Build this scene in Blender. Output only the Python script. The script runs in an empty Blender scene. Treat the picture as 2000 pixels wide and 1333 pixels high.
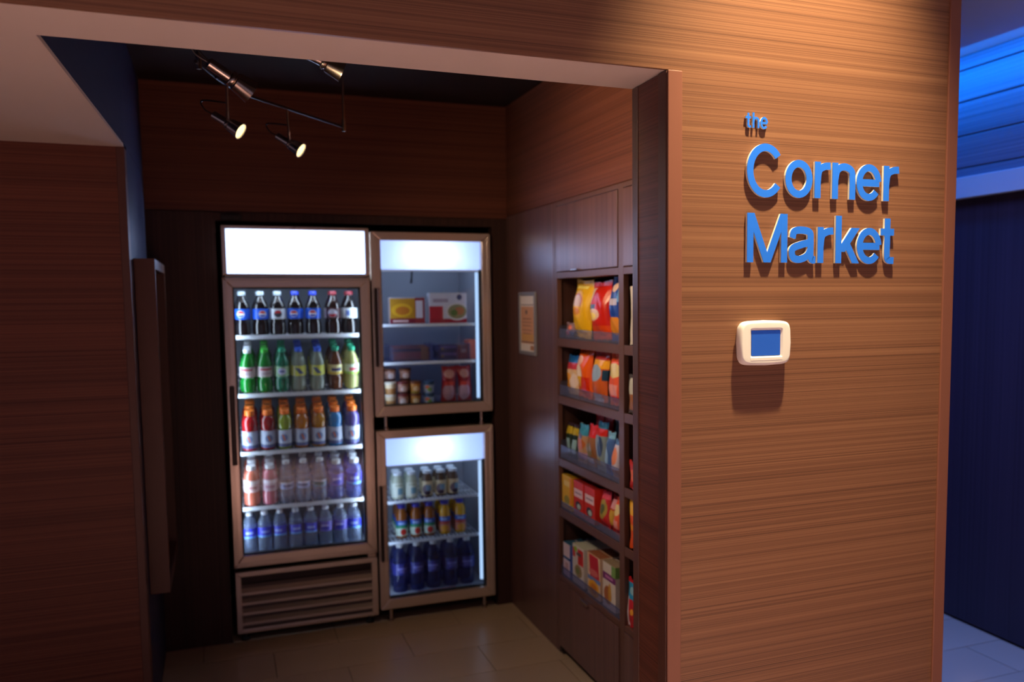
import bpy, math, random
from mathutils import Vector, Matrix
random.seed(7)
SC = bpy.context.scene
COL = SC.collection
PI = math.pi

# ------------------------------------------------------------------ camera
def set_camera():
    yaw, pitch, roll = math.radians(22.07378), math.radians(4.98736), math.radians(-0.44807)
    fwd = Vector((math.sin(yaw), math.cos(yaw), 0)); right = Vector((math.cos(yaw), -math.sin(yaw), 0)); up = Vector((0, 0, 1))
    f2 = fwd*math.cos(pitch) - up*math.sin(pitch)
    u2 = up*math.cos(pitch) + fwd*math.sin(pitch)
    r3 = right*math.cos(roll) + u2*math.sin(roll)
    u3 = u2*math.cos(roll) - right*math.sin(roll)
    cd = bpy.data.cameras.new('camera'); co = bpy.data.objects.new('camera', cd); COL.objects.link(co)
    m = Matrix((r3, u3, -f2)).transposed().to_4x4(); m.translation = (0, 0, 1.62)
    co.matrix_world = m
    cd.sensor_fit = 'HORIZONTAL'; cd.sensor_width = 36.0
    cd.lens = 1722.04/2000*36
    cd.shift_x = -(1126.77-1000)/2000; cd.shift_y = (735.17-666.5)/2000
    cd.clip_start = 0.05
    cd.dof.use_dof = True; cd.dof.focus_distance = 2.25; cd.dof.aperture_fstop = 2.3
    SC.camera = co
set_camera()

# ------------------------------------------------------------------ world, exposure, large lights
VS = SC.view_settings
VS.view_transform = 'Standard'; VS.look = 'None'; VS.gamma = 1.0; VS.use_curve_mapping = False
VS.exposure = 0.0
SC.cycles.transparent_max_bounces = 32
SC.cycles.max_bounces = 10
SC.cycles.sample_clamp_indirect = 4.0
W = bpy.data.worlds.new('lobby_ambient'); SC.world = W; W.use_nodes = True
bg = W.node_tree.nodes['Background']
bg.inputs[0].default_value = (0.52, 0.40, 0.54, 1); bg.inputs[1].default_value = 0.27

def lamp(name, kind, loc, target, energy, color, **kw):
    ld = bpy.data.lights.new(name, kind); lo = bpy.data.objects.new(name, ld); COL.objects.link(lo)
    lo.location = loc; ld.energy = energy; ld.color = color
    for k, v in kw.items(): setattr(ld, k, v)
    d = Vector(target) - Vector(loc)
    lo.rotation_euler = d.to_track_quat('-Z', 'Y').to_euler()
    return lo
# recessed wall-washer over the sign
lamp('sign_downlight', 'SPOT', (1.38, 1.45, 3.42), (1.38, 1.93, 1.88), 520, (1.0, 0.77, 0.45), spot_size=math.radians(50), spot_blend=1.0, shadow_soft_size=0.045)
# unseen overhead fill, added so light bouncing off the floor brightens the soffit
lamp('lobby_bounce_fill', 'AREA', (0.2, 0.2, 3.48), (0.2, 0.2, 0), 112, (1.0, 0.74, 0.82), shape='RECTANGLE', size=3.4, size_y=1.2, spread=math.radians(40))
# blue cove strip in the corridor, along the top of the planked wall, and an added unseen blue fill for the corridor floor
lamp('corridor_cove_light', 'AREA', (3.20, 2.9, 2.72), (3.40, 2.9, 2.52), 17, (0.0, 0.20, 1.0), shape='RECTANGLE', size=2.6, size_y=0.05)
lamp('corridor_floor_fill', 'AREA', (2.65, 2.7, 2.76), (2.65, 2.7, 0), 22, (0.16, 0.28, 1.0), shape='RECTANGLE', size=0.8, size_y=1.8, spread=math.radians(95))

# ------------------------------------------------------------------ helpers
def lin(c):
    return tuple(((x/255)/12.92 if x/255 <= 0.04045 else (((x/255)+0.055)/1.055)**2.4) for x in c)
def rgba(c): return tuple(lin(c)) + (1.0,)

def mat(name, col, rough=0.5, metal=0.0, spec=0.5, coat=0.0, emit=None, es=0.0, aniso=0.0):
    m = bpy.data.materials.new(name); m.use_nodes = True
    b = m.node_tree.nodes['Principled BSDF']
    b.inputs['Base Color'].default_value = rgba(col)
    b.inputs['Roughness'].default_value = rough
    b.inputs['Metallic'].default_value = metal
    b.inputs['Specular IOR Level'].default_value = spec
    b.inputs['Coat Weight'].default_value = coat
    b.inputs['Anisotropic'].default_value = aniso
    if emit is not None:
        b.inputs['Emission Color'].default_value = rgba(emit); b.inputs['Emission Strength'].default_value = es
    return m

def noise_var(m, scale, amount, vec_scale=(1, 1, 1), rough_var=0.0):
    """brightness variation on the base colour of a plain material"""
    nt = m.node_tree; N = nt.nodes; L = nt.links
    b = N['Principled BSDF']; col = tuple(b.inputs['Base Color'].default_value)
    tc = N.new('ShaderNodeTexCoord'); mp = N.new('ShaderNodeMapping'); mp.inputs['Scale'].default_value = vec_scale
    nz = N.new('ShaderNodeTexNoise'); nz.inputs['Scale'].default_value = scale; nz.inputs['Detail'].default_value = 3
    L.new(tc.outputs['Object'], mp.inputs['Vector']); L.new(mp.outputs[0], nz.inputs['Vector'])
    mr = N.new('ShaderNodeMapRange'); mr.inputs[3].default_value = 1-amount; mr.inputs[4].default_value = 1+amount
    L.new(nz.outputs['Fac'], mr.inputs[0])
    mx = N.new('ShaderNodeVectorMath'); mx.operation = 'SCALE'; mx.inputs[0].default_value = col[:3]
    L.new(mr.outputs[0], mx.inputs['Scale']); L.new(mx.outputs[0], b.inputs['Base Color'])
    return m

def wood(name, dark, mid, light, axis='h', rough=0.45, spec=0.4, freq=70.0, coat=0.0):
    """fine straight-line veneer: axis 'h' lines run level, 'v' lines run upright"""
    m = bpy.data.materials.new(name); m.use_nodes = True
    nt = m.node_tree; N = nt.nodes; L = nt.links; b = N['Principled BSDF']
    tc = N.new('ShaderNodeTexCoord')
    def streak(fr, along, detail):
        mp = N.new('ShaderNodeMapping')
        mp.inputs['Scale'].default_value = (along, along, fr) if axis == 'h' else (fr, fr, along)
        nz = N.new('ShaderNodeTexNoise'); nz.inputs['Scale'].default_value = 1.0; nz.inputs['Detail'].default_value = detail; nz.inputs['Roughness'].default_value = 0.6
        L.new(tc.outputs['Object'], mp.inputs['Vector']); L.new(mp.outputs[0], nz.inputs['Vector'])
        return nz.outputs['Fac']
    a = streak(freq, 0.16, 3); c = streak(freq*3.4, 0.5, 2); e = streak(freq*0.14, 0.10, 1)
    def mix(x, y, f):
        n = N.new('ShaderNodeMix'); n.data_type = 'FLOAT'; n.inputs[0].default_value = f
        L.new(x, n.inputs[2]); L.new(y, n.inputs[3]); return n.outputs[0]
    s = mix(mix(a, c, 0.45), e, 0.16)
    rp = N.new('ShaderNodeValToRGB'); el = rp.color_ramp.elements
    el[0].position = 0.36; el[0].color = rgba(dark); el[1].position = 0.64; el[1].color = rgba(light)
    k = el.new(0.49); k.color = rgba(mid)
    L.new(s, rp.inputs[0]); L.new(rp.outputs[0], b.inputs['Base Color'])
    bp = N.new('ShaderNodeBump'); bp.inputs['Strength'].default_value = 0.18; bp.inputs['Distance'].default_value = 0.001
    L.new(s, bp.inputs['Height']); L.new(bp.outputs[0], b.inputs['Normal'])
    b.inputs['Roughness'].default_value = rough; b.inputs['Specular IOR Level'].default_value = spec
    b.inputs['Coat Weight'].default_value = coat; b.inputs['Coat Roughness'].default_value = 0.25
    return m

def see_through(name, col, alpha, rough=0.08, tint=None, spec=0.5, coat=0.3, edge=0.45):
    """clear plastic / liquid: part transparent, part glossy body colour"""
    m = bpy.data.materials.new(name); m.use_nodes = True
    nt = m.node_tree; N = nt.nodes; L = nt.links; b = N['Principled BSDF']
    b.inputs['Base Color'].default_value = rgba(col); b.inputs['Roughness'].default_value = rough
    b.inputs['Specular IOR Level'].default_value = spec; b.inputs['Coat Weight'].default_value = coat; b.inputs['Coat Roughness'].default_value = 0.05
    t = N.new('ShaderNodeBsdfTransparent'); t.inputs[0].default_value = rgba(tint if tint else col)
    lw = N.new('ShaderNodeLayerWeight'); lw.inputs[0].default_value = 0.35
    mr = N.new('ShaderNodeMapRange'); mr.inputs[3].default_value = alpha; mr.inputs[4].default_value = min(1, alpha+edge)
    L.new(lw.outputs['Facing'], mr.inputs[0])
    mx = N.new('ShaderNodeMixShader'); L.new(mr.outputs[0], mx.inputs[0]); L.new(t.outputs[0], mx.inputs[1]); L.new(b.outputs[0], mx.inputs[2])
    L.new(mx.outputs[0], N['Material Output'].inputs['Surface'])
    return m

def pane_glass(name):
    m = bpy.data.materials.new(name); m.use_nodes = True
    nt = m.node_tree; N = nt.nodes; L = nt.links; N.remove(N['Principled BSDF'])
    t = N.new('ShaderNodeBsdfTransparent'); t.inputs[0].default_value = (0.93, 0.96, 0.97, 1)
    g = N.new('ShaderNodeBsdfGlossy'); g.inputs['Roughness'].default_value = 0.02
    fr = N.new('ShaderNodeFresnel'); fr.inputs[0].default_value = 1.35
    mx = N.new('ShaderNodeMixShader'); L.new(fr.outputs[0], mx.inputs[0]); L.new(t.outputs[0], mx.inputs[1]); L.new(g.outputs[0], mx.inputs[2])
    L.new(mx.outputs[0], N['Material Output'].inputs['Surface'])
    return m

def emissive(name, col, strength):
    m = bpy.data.materials.new(name); m.use_nodes = True
    N = m.node_tree.nodes; L = m.node_tree.links; N.remove(N['Principled BSDF'])
    e = N.new('ShaderNodeEmission'); e.inputs[0].default_value = rgba(col); e.inputs[1].default_value = strength
    L.new(e.outputs[0], N['Material Output'].inputs['Surface']); return m

def diffuser(name, col, glow):
    """translucent sign face in front of a real tube"""
    m = bpy.data.materials.new(name); m.use_nodes = True
    N = m.node_tree.nodes; L = m.node_tree.links; N.remove(N['Principled BSDF'])
    e = N.new('ShaderNodeEmission'); e.inputs[0].default_value = rgba(col); e.inputs[1].default_value = glow
    t = N.new('ShaderNodeBsdfTranslucent'); t.inputs[0].default_value = (0.86, 0.88, 1.0, 1)
    a = N.new('ShaderNodeAddShader'); L.new(e.outputs[0], a.inputs[0]); L.new(t.outputs[0], a.inputs[1])
    L.new(a.outputs[0], N['Material Output'].inputs['Surface']); return m

_pm = {}
def printed(name, base, shapes=(), rough=0.4, coat=0.0, metal=0.0):
    """flat print on packaging. shapes in 0..1 of the front: ('e',cx,cz,rx,rz,col[,zmin,zmax]) / ('r',cx,cz,hx,hz,col[,slant])"""
    if name in _pm: return _pm[name]
    m = bpy.data.materials.new(name); m.use_nodes = True
    nt = m.node_tree; N = nt.nodes; L = nt.links; b = N['Principled BSDF']
    b.inputs['Roughness'].default_value = rough; b.inputs['Coat Weight'].default_value = coat; b.inputs['Metallic'].default_value = metal
    tc = N.new('ShaderNodeTexCoord'); sp = N.new('ShaderNodeSeparateXYZ'); L.new(tc.outputs['Generated'], sp.inputs[0])
    X, Z = sp.outputs[0], sp.outputs[2]
    def op(o, a, c=None):
        n = N.new('ShaderNodeMath'); n.operation = o
        for i, v in enumerate((a, c)):
            if v is None: continue
            if isinstance(v, (int, float)): n.inputs[i].default_value = v
            else: L.new(v, n.inputs[i])
        return n.outputs[0]
    cur = None
    for s in shapes:
        if s[0] == 'e':
            dx = op('DIVIDE', op('SUBTRACT', X, s[1]), s[3]); dz = op('DIVIDE', op('SUBTRACT', Z, s[2]), s[4])
            f = op('LESS_THAN', op('ADD', op('MULTIPLY', dx, dx), op('MULTIPLY', dz, dz)), 1.0)
            if len(s) > 6: f = op('MULTIPLY', f, op('MULTIPLY', op('GREATER_THAN', Z, s[6]), op('LESS_THAN', Z, s[7])))
        else:
            xx = X
            if len(s) > 6: xx = op('ADD', X, op('MULTIPLY', op('SUBTRACT', Z, s[2]), s[6]))
            f = op('MULTIPLY', op('LESS_THAN', op('ABSOLUTE', op('SUBTRACT', xx, s[1])), s[3]), op('LESS_THAN', op('ABSOLUTE', op('SUBTRACT', Z, s[2])), s[4]))
        mx = N.new('ShaderNodeMix'); mx.data_type = 'RGBA'
        L.new(f, mx.inputs[0])
        if cur is None: mx.inputs[6].default_value = rgba(base)
        else: L.new(cur, mx.inputs[6])
        mx.inputs[7].default_value = rgba(s[5]); cur = mx.outputs[2]
    if cur is None: b.inputs['Base Color'].default_value = rgba(base)
    else: L.new(cur, b.inputs['Base Color'])
    _pm[name] = m; return m

class MB:
    """collects geometry; build() links it as one mesh object"""
    def __init__(s): s.v = []; s.f = []
    def box(s, x0, x1, y0, y1, z0, z1):
        n = len(s.v)
        s.v += [(x, y, z) for z in (z0, z1) for y in (y0, y1) for x in (x0, x1)]
        s.f += [tuple(n+i for i in q) for q in ((0, 2, 3, 1), (4, 5, 7, 6), (0, 1, 5, 4), (2, 6, 7, 3), (0, 4, 6, 2), (1, 3, 7, 5))]
        return s
    def prism(s, poly, z0, z1):
        n = len(s.v); k = len(poly)
        s.v += [(x, y, z0) for x, y in poly] + [(x, y, z1) for x, y in poly]
        s.f += [tuple(n+i for i in reversed(range(k))), tuple(n+k+i for i in range(k))]
        s.f += [(n+i, n+(i+1) % k, n+k+(i+1) % k, n+k+i) for i in range(k)]
        return s
    def lathe(s, prof, seg=16, c=(0, 0, 0), sx=1, sy=1):
        n = len(s.v); k = len(prof)
        for r, z in prof:
            for i in range(seg):
                a = 2*PI*i/seg; s.v.append((c[0]+r*sx*math.cos(a), c[1]+r*sy*math.sin(a), c[2]+z))
        for j in range(k-1):
            for i in range(seg):
                s.f.append((n+j*seg+i, n+j*seg+(i+1) % seg, n+(j+1)*seg+(i+1) % seg, n+(j+1)*seg+i))
        s.f.append(tuple(n+i for i in reversed(range(seg)))); s.f.append(tuple(n+(k-1)*seg+i for i in range(seg)))
        return s
    def tube(s, pts, r, seg=8):
        pts = [Vector(p) for p in pts]; n = len(s.v); k = len(pts)
        rr = r if isinstance(r, (list, tuple)) else [r]*k
        pn = None
        for j, p in enumerate(pts):
            t = (pts[min(j+1, k-1)] - pts[max(j-1, 0)]).normalized()
            if pn is None:
                pn = t.cross(Vector((0, 0, 1)));
                if pn.length < 1e-3: pn = t.cross(Vector((0, 1, 0)))
            pn = (pn - t*pn.dot(t)).normalized(); bn = t.cross(pn)
            for i in range(seg):
                a = 2*PI*i/seg; s.v.append(tuple(p + (pn*math.cos(a)+bn*math.sin(a))*rr[j]))
        for j in range(k-1):
            for i in range(seg):
                s.f.append((n+j*seg+i, n+j*seg+(i+1) % seg, n+(j+1)*seg+(i+1) % seg, n+(j+1)*seg+i))
        s.f.append(tuple(n+i for i in reversed(range(seg)))); s.f.append(tuple(n+(k-1)*seg+i for i in range(seg)))
        return s
    def mesh(s, name, smooth=False):
        me = bpy.data.meshes.new(name); me.from_pydata(s.v, [], s.f); me.validate()
        import bmesh
        bm = bmesh.new(); bm.from_mesh(me); bmesh.ops.recalc_face_normals(bm, faces=bm.faces); bm.to_mesh(me); bm.free()
        if smooth:
            me.polygons.foreach_set('use_smooth', [True]*len(me.polygons))
            me.set_sharp_from_angle(angle=math.radians(38))
        return me
    def build(s, name, m, parent=None, smooth=False, bevel=0.0):
        return place(s.mesh(name, smooth), name, m, parent, bevel)

def place(me, name, m=None, parent=None, bevel=0.0):
    if m is not None and not me.materials: me.materials.append(m)
    o = bpy.data.objects.new(name, me); COL.objects.link(o)
    if parent is not None: o.parent = parent
    if bevel:
        b = o.modifiers.new('edge', 'BEVEL'); b.width = bevel; b.segments = 2; b.limit_method = 'ANGLE'; b.harden_normals = False
    return o
def thing(name, label, cat, loc=(0, 0, 0), rz=0.0, group=None):
    o = bpy.data.objects.new(name, None); COL.objects.link(o); o.empty_display_size = 0.05
    o.location = loc; o.rotation_euler = (0, 0, rz); o['label'] = label; o['category'] = cat
    if group: o['group'] = group
    return o
def tag(o, label, cat, group=None):
    o['label'] = label; o['category'] = cat
    if group: o['group'] = group
    return o
def struct(o, label=None):
    o['kind'] = 'structure'
    if label: o['label'] = label
    return o

# ------------------------------------------------------------------ materials
M = {}
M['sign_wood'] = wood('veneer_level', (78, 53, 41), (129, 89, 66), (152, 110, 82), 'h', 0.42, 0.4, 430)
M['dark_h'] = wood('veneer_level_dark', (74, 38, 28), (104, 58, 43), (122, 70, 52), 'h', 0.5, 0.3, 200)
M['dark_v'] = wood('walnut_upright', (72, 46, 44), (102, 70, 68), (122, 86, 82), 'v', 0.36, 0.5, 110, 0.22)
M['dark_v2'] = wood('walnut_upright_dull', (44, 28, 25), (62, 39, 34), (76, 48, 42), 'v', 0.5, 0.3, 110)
M['trim'] = noise_var(mat('wood_trim', (136, 88, 72), 0.45, spec=0.4), 30, 0.06, (1, 1, 0.1))
M['trim_dark'] = noise_var(mat('wood_trim_dark', (92, 58, 48), 0.45, spec=0.4), 30, 0.06, (1, 1, 0.1))
M['cab_edge'] = noise_var(mat('cabinet_edge', (98, 66, 58), 0.4, spec=0.5), 30, 0.06, (1, 1, 0.1))
M['soffit'] = noise_var(mat('soffit_paint', (214, 198, 188), 0.85, spec=0.2), 3, 0.02)
M['navy'] = mat('navy_paint', (46, 53, 88), 0.55, spec=0.35)
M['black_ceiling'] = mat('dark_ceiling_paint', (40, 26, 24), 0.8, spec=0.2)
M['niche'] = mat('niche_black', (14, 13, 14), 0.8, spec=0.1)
M['ceiling'] = noise_var(mat('ceiling_paint', (180, 178, 180), 0.9, spec=0.1), 4, 0.02)
M['tile'] = wood('floor_tile', (176, 152, 130), (190, 166, 142), (202, 178, 154), 'h', 0.28, 0.5, 3)
M['grout'] = noise_var(mat('grout', (134, 115, 98), 0.9), 60, 0.08)
M['steel'] = noise_var(mat('brushed_aluminium', (226, 208, 196), 0.27, metal=0.7, aniso=0.3), 200, 0.05, (0.05, 1, 1))
M['steel_dark'] = mat('dark_metal', (60, 52, 52), 0.4, metal=0.8)
M['grille_panel'] = mat('grille_panel', (96, 82, 80), 0.5, metal=0.5)
M['chrome'] = mat('satin_nickel', (205, 190, 180), 0.22, metal=1.0)
M['rubber'] = mat('black_rubber', (18, 18, 19), 0.6)
M['liner'] = mat('cooler_liner', (166, 170, 180), 0.45)
M['liner_dark'] = mat('cooler_liner_grey', (130, 138, 152), 0.5)
M['white_wire'] = mat('white_coated_wire', (225, 232, 240), 0.35)
M['white_plastic'] = mat('white_plastic', (248, 246, 242), 0.35)
M['glass'] = pane_glass('door_glass')
M['acrylic'] = see_through('clear_acrylic', (170, 176, 215), 0.07, 0.1, (226, 228, 242), edge=0.14)
M['lamp_tube'] = emissive('fluorescent_tube', (225, 240, 255), 230.0)
M['lamp_tube_small'] = emissive('small_tube', (225, 236, 255), 13.0)
M['led'] = emissive('led_and_fill_strip', (214, 232, 255), 22.0)
M['led_soft'] = emissive('led_strip_soft', (176, 206, 250), 1.3)
M['led_fill'] = emissive('led_strip_fill', (196, 218, 255), 14.0)  # for the hidden strips added to brighten the small coolers
M['header'] = diffuser('lit_sign_face', (158, 196, 255), 1.2)
M['header_small'] = diffuser('lit_small_sign_face', (166, 196, 255), 0.42)
M['bulb'] = emissive('halogen_lens', (255, 222, 150), 2.6)
M['blue_face'] = mat('blue_acrylic_face', (44, 124, 255), 0.35, spec=0.4)
M['letter_side'] = mat('white_letter_return', (236, 228, 212), 0.4)

# ------------------------------------------------------------------ floor
fl = MB().box(-3.6, 4.2, -3.0, 5.2, -0.06, -0.004).build('floor', M['grout']); struct(fl)
TX, TY = 0.595, 0.300
tile_me = MB().box(0.002, TX-0.002, 0.002, TY-0.002, -0.02, 0.0).mesh('tile'); tile_me.materials.append(M['tile'])
row = 0
y = 3.90 - TY*14
while y < 4.45:
    off = 0.0 if row % 2 == 0 else TX/2
    x = 0.77 - TX*2 - off
    while x < 3.5:
        xc = x + TX/2; yc = y + TY/2
        if not (xc > 1.75 and yc > 3.9):
            t = place(tile_me, 'tile', None, fl); t.location = (x, y, random.uniform(-0.0004, 0.0004))
        x += TX
    y += TY; row += 1

# ------------------------------------------------------------------ walls and ceilings
FY, IY, JX, SZ = 1.93, 2.141, 1.024, 2.169        # sign wall face, inner face, opening edge, soffit height
struct(MB().box(1.036, 1.932, FY, IY, 0, 3.50).build('wall_front', M['sign_wood']))
struct(MB().box(-3.4, 1.036, FY, IY, SZ+0.012, 3.50).box(-3.4, 1.036, FY, FY+0.010, SZ, SZ+0.012).build('wall_header', M['sign_wood']))
sof = MB()
sof.prism([(-3.4, FY+0.0102), (1.0355, FY+0.0102), (1.0355, IY), (-0.323, IY), (-0.285, 3.54), (-3.4, 3.54)], SZ, SZ+0.011)
struct(sof.build('ceiling_soffit', M['soffit']))
struct(MB().box(-3.4, -0.310, 3.54, 3.62, 0, SZ).build('wall_left_panel', M['dark_h']))
struct(MB().box(-0.310, -0.284, 3.535, 3.62, 0, SZ).build('trim_1', M['trim_dark'], bevel=0.002))
nv = MB()
nv.prism([(-0.325, IY+0.001), (-0.284, 3.545), (-0.284, 4.46), (-0.42, 4.46), (-0.42, IY+0.001)], SZ+0.0125, 2.61)
nv.prism([(-0.2845, 3.622), (-0.2845, 4.46), (-0.42, 4.46), (-0.42, 3.622)], 0, SZ+0.0125)
struct(nv.build('wall_left', M['navy']))
# trims of the pillar: front edges and the return into the alcove
struct(MB().box(JX-0.002, 1.061, FY-0.007, FY, 0, SZ-0.002).build('trim_2', M['trim'], bevel=0.002))
struct(MB().box(1.896, 1.934, FY-0.006, FY+0.001, 0, 3.50).build('trim_3', M['trim'], bevel=0.002))
struct(MB().box(JX-0.004, 1.0355, FY+0.001, FY+0.042, 0, SZ-0.002).build('trim_4', M['trim_dark'], bevel=0.0015))
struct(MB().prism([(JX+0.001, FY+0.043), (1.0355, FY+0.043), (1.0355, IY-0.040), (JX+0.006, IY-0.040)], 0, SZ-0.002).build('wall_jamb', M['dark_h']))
struct(MB().prism([(1.0275, IY-0.039), (1.0358, IY-0.039), (1.0358, IY), (1.0305, IY)], 0, SZ-0.002).build('trim_5', M['cab_edge'], bevel=0.0015))
# alcove back wall: level veneer above, upright veneer round the cooler niche
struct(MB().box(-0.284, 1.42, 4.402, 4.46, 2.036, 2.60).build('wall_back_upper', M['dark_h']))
bk = MB().box(-0.284, 0.004, 4.40, 4.46, 0, 2.030).box(1.318, 1.42, 4.40, 4.46, 0, 2.030).box(0.004, 1.318, 4.40, 4.46, 1.992, 2.030)
bk.box(-0.284, 1.42, 4.412, 4.46, 2.030, 2.036)
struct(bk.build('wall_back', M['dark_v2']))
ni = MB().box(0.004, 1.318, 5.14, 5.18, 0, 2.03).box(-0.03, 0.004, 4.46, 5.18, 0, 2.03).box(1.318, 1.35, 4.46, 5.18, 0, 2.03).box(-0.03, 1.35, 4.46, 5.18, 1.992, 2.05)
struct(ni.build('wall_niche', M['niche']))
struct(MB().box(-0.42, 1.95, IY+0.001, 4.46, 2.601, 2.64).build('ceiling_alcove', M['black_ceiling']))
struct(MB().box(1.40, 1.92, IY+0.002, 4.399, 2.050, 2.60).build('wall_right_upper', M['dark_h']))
struct(MB().box(1.40, 1.92, 3.724, 4.399, 0, 2.046).build('wall_right', M['dark_v']))
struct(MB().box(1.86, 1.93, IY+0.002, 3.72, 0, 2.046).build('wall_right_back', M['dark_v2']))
# conduit box above the tall cooler
tb = thing('cable_box', 'tiny black cable box on the wall just above the tall cooler', 'cable box', (0.075, 4.398, 2.005))
MB().box(-0.045, 0.045, -0.02, 0.0, -0.012, 0.014).build('body', M['rubber'], tb, bevel=0.002)
for dx in (-0.025, 0.02): MB().box(dx-0.008, dx+0.008, -0.022, -0.02, -0.005, 0.006).build('socket', M['steel_dark'], tb)

# corridor wall on the right
cw_pivot = (3.37, 3.1, 0)
def rot_c(o): o.location = cw_pivot; o.rotation_euler = (0, 0, math.radians(-1.7)); return o
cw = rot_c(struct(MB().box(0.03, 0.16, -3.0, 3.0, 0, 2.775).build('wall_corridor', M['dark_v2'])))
M['navy_wood'] = wood('corridor_panel', (52, 44, 58), (62, 54, 70), (70, 60, 78), 'v', 0.5, 0.3, 50)
M['plank'] = wood('corridor_plank', (88, 84, 104), (124, 118, 140), (150, 142, 160), 'h', 0.5, 0.3, 60)
lower = rot_c(struct(MB().box(0.0, 0.03, -3.0, 3.0, 0.012, 2.09).build('wall_corridor_lower', M['navy_wood'])))
for z0, z1 in ((2.194, 2.236), (2.242, 2.391), (2.397, 2.553), (2.559, 2.704), (2.710, 2.772)):
    p = MB().box(0.004, 0.03, -3.0, 3.0, z0, z1).build('plank', M['plank'], cw, bevel=0.003)
rot_c(struct(MB().box(-0.03, 0.03, -3.0, 3.0, 2.091, 2.191).build('trim_6', mat('white_band', (205, 215, 225), 0.4), bevel=0.002)))
struct(MB().box(-3.6, 3.6, -2.5, IY, 3.50, 3.55).build('ceiling', M['ceiling']))
struct(MB().box(1.936, 3.6, FY-0.001, 5.2, 2.775, 3.495).build('ceiling_corridor', M['ceiling']))
struct(MB().box(1.935, 3.6, 5.1, 5.2, 0, 2.775).build('wall_corridor_end', M['navy_wood']))
struct(MB().box(1.934, 1.95, IY, 5.1, 0, 2.775).build('wall_corridor_left', M['dark_v2']))
# recessed wall-washer housing in the lobby ceiling over the sign
dl = thing('recessed_downlight', 'recessed ceiling downlight above the lettered wood wall', 'downlight', (1.38, 1.45, 3.50))
MB().lathe([(0.062, -0.004), (0.062, 0.0), (0.045, 0.0), (0.045, -0.004)], 24).build('trim_ring', M['white_plastic'], dl, True)

# ------------------------------------------------------------------ lettering
def samp(pts, n=10):
    out = []
    P = [Vector(p) for p in pts]; P = [2*P[0]-P[1]] + P + [2*P[-1]-P[-2]]
    for i in range(1, len(P)-2):
        for k in range(n):
            t = k/n; a, b, c, d = P[i-1:i+3]
            out.append(0.5*((2*b) + (c-a)*t + (2*a-5*b+4*c-d)*t*t + (3*b-a-3*c+d)*t**3))
    out.append(P[-2]); return out
def arc(cx, cz, rx, rz, a0, a1, n=28):
    return [Vector((cx+rx*math.cos(math.radians(a0+(a1-a0)*i/n)), cz+rz*math.sin(math.radians(a0+(a1-a0)*i/n)))) for i in range(n+1)]
def ribbon(pts, w, closed=False):
    k = len(pts); L_, R_ = [], []
    for i in range(k):
        if closed: a, b = pts[i-1], pts[(i+1) % k]
        else: a, b = pts[max(i-1, 0)], pts[min(i+1, k-1)]
        t = (Vector(b)-Vector(a)); t = t.normalized() if t.length > 1e-9 else Vector((1, 0)); n = Vector((-t.y, t.x))
        p = Vector(pts[i]); L_.append(p+n*w/2); R_.append(p-n*w/2)
    return (L_, R_, closed)
def glyph(ch, W, xh, cap, w):
    """list of (L,L,R,R,capstart,capend) quads in letter space"""
    q = []; h = w/2
    st = lambda pts, closed=False: q.append(ribbon([Vector(p) for p in pts], w, closed))
    def para(x0, z0, x1, z1, ww):   # slanted stem with level cuts
        q.append(([Vector((x0-ww/2, z0)), Vector((x1-ww/2, z1))], [Vector((x0+ww/2, z0)), Vector((x1+ww/2, z1))], False))
    if ch == 'C': st(arc(W/2+0.002, cap/2, W/2-h, cap/2-h+0.004, 38, 322, 40))
    elif ch == 'o': st(arc(W/2, xh/2, W/2-h, xh/2-h+0.0015, 0, 360, 40)[:-1], True)
    elif ch == 'e':
        st(arc(W/2, xh/2, W/2-h, xh/2-h+0.0015, 4, 322, 40)); st([(w*0.6, xh*0.49), (W-w*0.35, xh*0.49)])
    elif ch == 'r':
        st([(h, 0), (h, xh)]); st(samp([(h, xh*0.45), (h+W*0.10, xh*0.76), (W*0.62, xh-h*1.25), (W, xh-h)]))
    elif ch in 'nh':
        st([(h, 0), (h, cap if ch == 'h' else xh)])
        st(samp([(h, xh*0.5), (h+W*0.10, xh*0.80), (W*0.52, xh-h), (W-h-W*0.05, xh*0.80), (W-h, xh*0.55), (W-h, 0)]))
    elif ch == 'M':
        st([(h, 0), (h, cap)]); st([(W-h, 0), (W-h, cap)]); para(W/2, 0, h*1.15, cap, w*1.12); para(W/2, 0, W-h*1.15, cap, w*1.12)
    elif ch == 'a':
        st(samp([(W*0.13, xh*0.68), (W*0.20, xh*0.86), (W*0.48, xh-h), (W*0.76, xh*0.84), (W*0.80, xh*0.62), (W*0.80, xh*0.22), (W*0.86, h*0.9), (W*0.98, h*0.9)]))
        st(samp([(W*0.80, xh*0.57), (W*0.45, xh*0.50), (W*0.16, xh*0.40), (h*1.05, xh*0.25), (W*0.20, h*1.2), (W*0.42, h), (W*0.68, xh*0.20), (W*0.80, xh*0.38)]))
    elif ch == 'k':
        st([(h, 0), (h, cap)]); para(w*0.9, xh*0.32, W*0.84, xh, w*1.45); para(W*0.86, 0, W*0.44, xh*0.60, w*1.2)
    elif ch == 't':
        st(samp([(W*0.48, xh*1.30), (W*0.48, xh*0.7), (W*0.48, xh*0.22), (W*0.60, h*1.05), (W*0.96, h*0.9)])); st([(0, xh-h*0.9), (W*0.95, xh-h*0.9)])
    return q
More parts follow.
